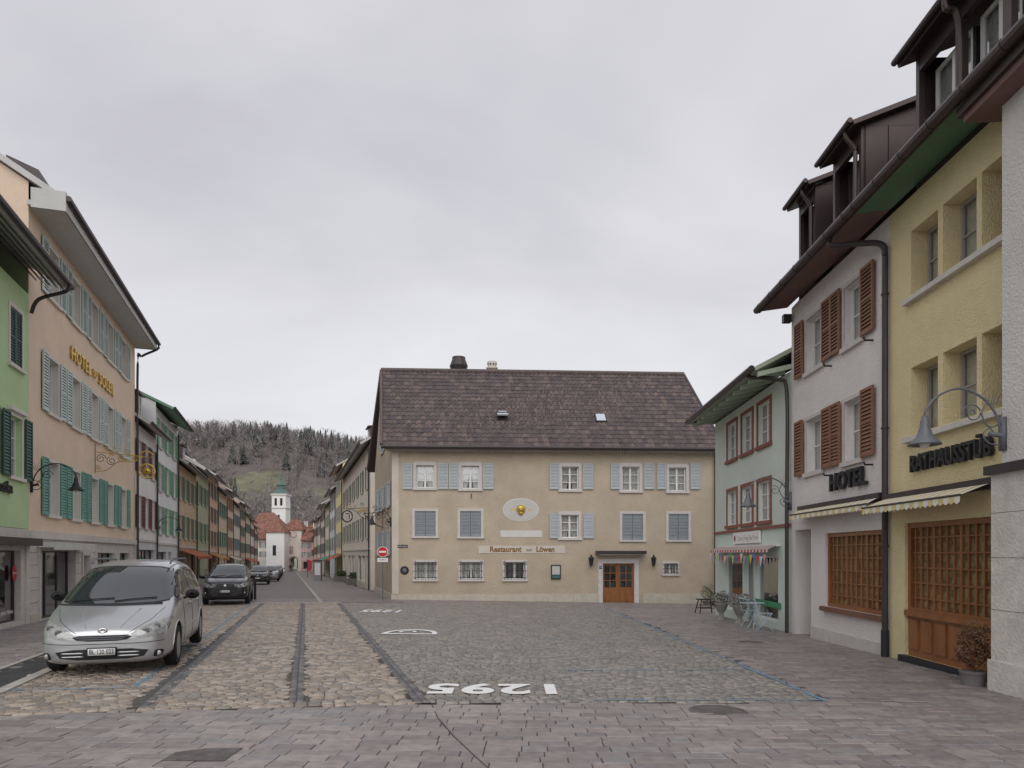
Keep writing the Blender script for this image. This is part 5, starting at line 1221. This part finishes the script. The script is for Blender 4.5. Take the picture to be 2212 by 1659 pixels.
        if detail: 
            zr_=1.68 if sp is MPV else 1.63
            gl.tube([(s*.60,2.0,zr_-.06),(s*.62,2.15,zr_+.02),(s*.62,3.7,zr_+.015),(s*.6,3.9,zr_-.07)],.018,BLKP if sp is SUV else IRONG,6)
    gl.obj('glass_and_trim',E,True)
    wm=MB(); A=(Vector((0,1,0)),Vector((0,0,1)),Vector((1,0,0)))
    for s in sp['wh']:
        for sd in (-1,1):
            c=Vector((sd*.80,s,r)); ax=(A[0],A[1],A[2]*sd)
            wm.lathe(c,[(r*.62,-.10),(r*.93,-.10),(r,-.07),(r,.05),(r*.95,.085),(r*.66,.09),(r*.64,.06)],RUBBER,28,ax)
            wm.lathe(c,[(r*.66,.055),(r*.64,.085),(r*.60,.08),(r*.58,.02),(.05,.0)],BLKP,28,ax)
            wm.lathe(c,[(r*.665,.086),(r*.60,.084),(r*.60,.075)],RIM,28,ax); wm.lathe(c,[(.06,.03),(.06,.07),(.03,.078)],RIM,12,ax)
            for k in range(7):
                an=k*2*math.pi/7; dv=A[0]*math.cos(an)+A[1]*math.sin(an); pv=-A[0]*math.sin(an)+A[1]*math.cos(an)
                wm.box(c+dv*.04-pv*.022+A[2]*sd*.04,dv*(r*.60-.04),pv*.044,A[2]*sd*.035,RIM)
    wm.obj('wheels',E)
    um=MB(); um.cbox(-.72,.72,.4,sp['len']-.4,.2,.4,BLKP); um.obj('underbody',E)
an=math.atan(.32)
car('parked_minivan',MPV,-5.95,10.08,an)
car('parked_suv',SUV,-11.45,27.7,an)
car('parked_car',SUV,-20.7,56.5,an,(.02,.02,.022),False,.93)
for i,(Y,c) in enumerate(((67,(.35,.35,.36)),(75,(.25,.27,.3)),(84,(.03,.03,.05)),(95,(.5,.5,.5)),(106,(.1,.1,.11)))):
    car('parked_car',SUV,-11.45-.32*(Y-27.7)+.6,Y,an,c,False,.93)

# ================= street furniture
def noentry():
    E=empty('no_entry_sign'); mb=MB(); Y=31.6; x=(827-CX)/F*Y; z0=g(x,Y)
    mb.tube([(x,Y,z0),(x,Y,CZ+(HY-1178)/F*Y)],.03,IRONG,8)
    zc=CZ+(HY-1192)/F*Y; X=Vector((1,0,0));Z=Vector((0,0,1));Yn=Vector((0,-1,0))
    RDs=mat('sign_red',(.55,.02,.025),.4,var=0); SW=mat('sign_face_white',(.78,.78,.78),.4,var=0)
    mb.lathe((x,Y-.035,zc),[(.24,0),(.24,.015),(.235,.018)],SW,28,(X,Z,Yn)); mb.lathe((x,Y-.055,zc),[(.215,0),(.215,.004)],RDs,28,(X,Z,Yn))
    mb.cbox(x-.16,x+.16,Y-.068,Y-.061,zc-.045,zc+.045,SW)
    z1=zc-.36; mb.cbox(x-.24,x+.24,Y-.05,Y-.03,z1-.1,z1+.08,SW)
    mb.obj('sign_post',E)
    text('Zufahrt','sign_text',E,.1,Matrix.Translation((x,Y-.052,z1+.0))@Matrix.Rotation(math.pi/2,4,'X'),IRON,.001)
noentry()
PLM=mat('shrub_leaves',(.07,.10,.045),.8,var=.4,vs=10); PLB=mat('shrub_leaves_brown',(.16,.09,.055),.8,var=.4,vs=10); LAV=mat('dry_lavender',(.30,.29,.26),.9,var=.3,vs=10)
def foliage(mb,c,rx,rz,n,m,s=.05):
    for i in range(n):
        while 1:
            p=Vector((R()*2-1,R()*2-1,R()*2-1))
            if .3<p.length<1: break
        p*=1+.18*math.sin(p.x*5+p.z*7)
        q=Vector((c[0]+p.x*rx,c[1]+p.y*rx,c[2]+p.z*rz)); a=Vector((R()-.5,R()-.5,R()-.5)).normalized()*s; b=a.cross(Vector((R()-.5,R()-.5,R()-.5))).normalized()*s*.6
        mb.poly([q-a,q+b,q+a,q-b],m)
def urn(x,y,name='stone_urn_planter',m=LAV):
    E=empty(name); mb=MB(); z=g(x,y)
    mb.lathe((x,y,z),[(.15,0),(.15,.06),(.08,.1),(.07,.2),(.14,.3),(.22,.5),(.25,.56),(.2,.56),(.18,.5)],mat('urn_stone',(.26,.25,.23),.85,var=.2,vs=8),16)
    mb.obj('urn',E,True); fb=MB(); foliage(fb,(x,y,z+.7),.28,.22,420,m,.04); fb.obj('plant',E)
urn(6.75,22.4); urn(6.85,20.9)
def plant(x,y,h,r,m,name,n=1400,potc=(.14,.13,.13)):
    E=empty(name); mb=MB(); z=g(x,y); mb.lathe((x,y,z),[(r*.6,0),(r*.8,.18),(r*.85,.21),(r*.7,.21)],mat('pot',potc,.8,var=.1),14); mb.obj('pot',E,True)
    fb=MB()
    for i in range(14): fb.tube([(x,y,z+.2),(x+(R()-.5)*r*1.3,y+(R()-.5)*r*1.3,z+.2+h*.8*R())],.008,WOOD,4,.003)
    foliage(fb,(x,y,z+.2+h/2),r,h/2,n,m,.022); fb.obj('shrub',E)
plant(6.5,9.78,.68,.22,PLB,'potted_shrub',1300)
plant(8.9,31.6,.8,.3,PLM,'potted_bush',700); plant(9.35,31.9,.5,.3,PLM,'potted_bush',400)
BLU=mat('pale_blue_metal',(.48,.57,.64),.45,.2,var=.05)
def chair(x,y,rz):
    E=empty('bistro_chair',(x,y,g(x,y)+.006),rz); mb=MB()
    for sx in (-.2,.2):
        mb.tube([(sx,-.2,0),(sx,.2,.46)],.009,BLU,6); mb.tube([(sx,.22,0),(sx,-.15,.46)],.009,BLU,6); mb.tube([(sx,.18,.44),(sx,.26,.85)],.009,BLU,6)
    for i in range(5): mb.cbox(-.2,.2,-.18+i*.08,-.13+i*.08,.455,.465,BLU)
    for z in (.66,.79): mb.box((-.2,.2+(z-.44)*.19,z),(.4,0,0),(0,.01,0),(0,0,.04),BLU)
    mb.obj('frame',E)
chair(6.75,19.6,1.7); chair(6.7,18.4,1.3)
E=empty('bistro_table',(6.65,19.0,g(6.65,19.0)+.006)); mb=MB(); mb.lathe((0,0,.7),[(.26,0),(.26,.015),(.25,.018)],BLU,20)
for k in range(3): a_=k*2.09; mb.tube([(.22*math.cos(a_),.22*math.sin(a_),0),(-.1*math.cos(a_),-.1*math.sin(a_),.7)],.009,BLU)
mb.obj('frame',E)
E=empty('green_shop_board'); mb=MB(); u0=WR.u(1632);u1=WR.u(1688); z=WR.gz(u0)+.62; WR.box(mb,u0,u1,z,z+.16,.02,.05,mat('board_green',(.06,.26,.13),.6,var=.1)); mb.obj('board',E)
E=empty('wooden_stool',(7.15,25.6,g(7.1,25.6)+.006),.2); mb=MB(); BK=mat('black_wood',(.03,.03,.03),.6,var=.1)
mb.cbox(-.32,.32,-.18,.18,.5,.54,BK)
for sx in (-1,1):
    for sy in (-1,1): mb.tube([(sx*.34,sy*.2,0),(sx*.24,sy*.12,.5)],.022,BK)
mb.tube([(-.3,-.16,.2),(.3,-.16,.2)],.015,BK);mb.tube([(-.3,.16,.2),(.3,.16,.2)],.015,BK); mb.obj('frame',E)
for (px,Y) in ((541,31.5),(551,32.5)):
    x=(px-CX)/F*Y; E=empty('bollard'); mb=MB(); mb.lathe((x,Y,g(x,Y)),[(.07,0),(.06,.05),(.05,.8),(.07,.84),(.07,.9),(.03,.93)],IRON,12); mb.obj('post',E,True)
for (px,Y) in ((738,66),(769,56)):
    x=(px-CX)/F*Y; E=empty('street_planter_box'); mb=MB(); z=g(x,Y); mb.cbox(x-.6,x+.6,Y-.6,Y+.6,z,z+.55,mat('planter_concrete',(.16,.15,.14),.9,var=.15)); mb.obj('box',E); fb=MB(); foliage(fb,(x,Y,z+.75),.6,.3,700,PLM,.07); fb.obj('plant',E)
def fountain():
    Y=60; x=(437-CX)/F*Y; z=g(x,Y); E=empty('fountain_with_statue_column'); mb=MB(); FS=mat('fountain_stone',(.42,.38,.33),.9,var=.2,vs=3)
    mb.lathe((x,Y,z),[(1.6,0),(1.6,.1),(1.45,.15),(1.5,.8),(1.6,.85),(1.35,.85),(1.3,.5)],FS,8)
    mb.lathe((x,Y,z),[(.35,.3),(.35,1.2),(.42,1.25),(.25,1.4),(.2,2.6),(.3,2.7),(.36,2.85),(.3,2.95),(.2,3.0)],FS,12)
    mb.lathe((x,Y,z+3),[(.2,0),(.26,.3),(.17,.62),(.24,.95),(.1,1.08),(.13,1.2),(.12,1.36),(.03,1.44)],FS,10)
    mb.tube([(x+.2,Y,z+3.85),(x+.36,Y-.05,z+3.5),(x+.28,Y-.2,z+3.4)],.06,FS); mb.tube([(x-.2,Y,z+3.85),(x-.34,Y-.05,z+3.5),(x-.3,Y-.1,z+3.2)],.06,FS)
    mb.obj('fountain_body',E,True)
fountain()
E=empty('red_beach_flag'); mb=MB(); Y=88; x=(664-CX)/F*Y; z=g(x,Y); mb.tube([(x,Y,z),(x,Y,z+2.3)],.03,IRON); mb.poly([(x,Y,z+.8),(x+.45,Y,z+.9),(x+.5,Y,z+2.0),(x+.25,Y,z+2.3),(x,Y,z+2.3)],mat('banner_red',(.42,.06,.08),.7)); mb.obj('flag',E)
E=empty('information_stele'); mb=MB(); Y=70; x=(687-CX)/F*Y; z=g(x,Y); mb.cbox(x-.35,x+.35,Y-.2,Y+.2,z,z+2.0,mat('stele_grey',(.25,.25,.26),.6)); mb.cbox(x-.4,x+.4,Y-.25,Y+.25,z+2.0,z+2.1,METD); mb.cbox(x-.28,x+.28,Y-.21,Y-.2,z+.6,z+1.8,PLATE); mb.obj('body',E)
def person(px,Y):
    x=(px-CX)/F*Y; E=empty('pedestrian',(x,Y,g(x,Y)+.02),.3)
    vs=[(0,0,.95),(0,0,1.15),(0,0,1.38),(0,-.01,1.5),(0,-.02,1.6),(0,-.03,1.72),(-.1,0,.9),(-.12,-.12,.5),(-.12,-.02,.08),(-.12,-.14,.03),(.1,0,.9),(.12,.12,.5),(.12,.3,.12),(.12,.2,.03),(-.2,0,1.4),(-.27,.06,1.12),(-.26,-.02,.86),(.2,0,1.4),(.27,-.08,1.12),(.26,-.18,.88)]
    ed=[(0,1),(1,2),(2,3),(3,4),(4,5),(0,6),(6,7),(7,8),(8,9),(0,10),(10,11),(11,12),(12,13),(2,14),(14,15),(15,16),(2,17),(17,18),(18,19)]
    rr=[.15,.15,.16,.06,.09,.08,.10,.07,.05,.045,.10,.07,.05,.045,.08,.055,.035,.08,.055,.035]
    me=bpy.data.meshes.new('body'); me.from_pydata(vs,ed,[]); o=bpy.data.objects.new('body',me); COL.objects.link(o); o.parent=E
    o.modifiers.new('k','SKIN')
    for i,r in enumerate(rr): me.skin_vertices[0].data[i].radius=(r,r*.8)
    me.skin_vertices[0].data[0].use_root=True
    o.modifiers.new('s','SUBSURF').levels=1
    me.materials.append(mat('dark_clothes',(.03,.03,.035),.9,var=.1))
person(627,150)

# ================= world, sun, camera
w=bpy.data.worlds.new('World'); S.world=w; w.use_nodes=True; N=w.node_tree.nodes; Lk=w.node_tree.links
bg=N['Background']; bg.inputs[1].default_value=1.0
sky=N.new('ShaderNodeTexSky'); sky.sky_type='NISHITA'; sky.sun_disc=False; SE=math.radians(36); SR=math.radians(180); sky.sun_elevation=SE; sky.sun_rotation=SR
sc=N.new('ShaderNodeVectorMath'); sc.operation='SCALE'; sc.inputs[3].default_value=.1; Lk.new(sky.outputs[0],sc.inputs[0])
tc=N.new('ShaderNodeTexCoord')
sp=N.new('ShaderNodeSeparateXYZ'); Lk.new(tc.outputs['Generated'],sp.inputs[0])
ad=N.new('ShaderNodeMath'); ad.operation='ADD'; ad.inputs[1].default_value=.28
mxz=N.new('ShaderNodeMath'); mxz.operation='MAXIMUM'; mxz.inputs[1].default_value=0; Lk.new(sp.outputs[2],mxz.inputs[0]); Lk.new(mxz.outputs[0],ad.inputs[0])
dx=N.new('ShaderNodeMath'); dx.operation='DIVIDE'; Lk.new(sp.outputs[0],dx.inputs[0]); Lk.new(ad.outputs[0],dx.inputs[1])
dy=N.new('ShaderNodeMath'); dy.operation='DIVIDE'; Lk.new(sp.outputs[1],dy.inputs[0]); Lk.new(ad.outputs[0],dy.inputs[1])
cb=N.new('ShaderNodeCombineXYZ'); Lk.new(dx.outputs[0],cb.inputs[0]); Lk.new(dy.outputs[0],cb.inputs[1])
mpw=N.new('ShaderNodeMapping'); mpw.inputs['Scale'].default_value=(.8,1.3,1); mpw.inputs['Rotation'].default_value=(0,0,.35); Lk.new(cb.outputs[0],mpw.inputs[0])
nz=N.new('ShaderNodeTexNoise'); nz.inputs['Scale'].default_value=1.25; nz.inputs['Detail'].default_value=5; nz.inputs['Roughness'].default_value=.5; nz.inputs['Distortion'].default_value=.4; Lk.new(mpw.outputs[0],nz.inputs[0])
cr=N.new('ShaderNodeValToRGB'); e=cr.color_ramp.elements; e[0].position=.36; e[0].color=(.61,.60,.65,1); e[1].position=.66; e[1].color=(.79,.785,.82,1); Lk.new(nz.outputs[0],cr.inputs[0])
hr=N.new('ShaderNodeMapRange'); hr.inputs[1].default_value=.02; hr.inputs[2].default_value=.45; hr.inputs[3].default_value=1.0; hr.inputs[4].default_value=0; Lk.new(sp.outputs[2],hr.inputs[0])
hm_=N.new('ShaderNodeMath'); hm_.operation='MULTIPLY'; nz2=N.new('ShaderNodeTexNoise'); nz2.inputs['Scale'].default_value=.8; Lk.new(cb.outputs[0],nz2.inputs[0])
h2=N.new('ShaderNodeMapRange'); h2.inputs[1].default_value=.1; h2.inputs[2].default_value=.5; Lk.new(nz2.outputs[0],h2.inputs[0]); Lk.new(hr.outputs[0],hm_.inputs[0]); Lk.new(h2.outputs[0],hm_.inputs[1])
m1=N.new('ShaderNodeMix'); m1.data_type='RGBA'; Lk.new(hm_.outputs[0],m1.inputs[0]); Lk.new(cr.outputs[0],m1.inputs[6]); m1.inputs[7].default_value=(.93,.93,.94,1)
m2=N.new('ShaderNodeMix'); m2.data_type='RGBA'; m2.inputs[0].default_value=.94; Lk.new(sc.outputs[0],m2.inputs[6]); Lk.new(m1.outputs[2],m2.inputs[7])
Lk.new(m2.outputs[2],bg.inputs[0])
sl=bpy.data.lights.new('sun','SUN'); sl.energy=1.5; sl.angle=math.radians(60); sl.color=(1,.98,.95)
so=bpy.data.objects.new('sun',sl); COL.objects.link(so)
d=Vector((math.sin(SR)*math.cos(SE),math.cos(SR)*math.cos(SE),math.sin(SE)))
so.rotation_euler=(d).to_track_quat('Z','Y').to_euler()
cam=bpy.data.cameras.new('camera'); cam.sensor_width=36; cam.lens=F/2212*36; cam.shift_y=(HY-829.5)/2212; cam.clip_end=4000; cam.clip_start=.1
co=bpy.data.objects.new('camera',cam); COL.objects.link(co); co.location=(0,0,CZ); co.rotation_euler=(math.pi/2,0,0); S.camera=co
S.view_settings.view_transform='Standard'; S.view_settings.look='None'; S.view_settings.exposure=0
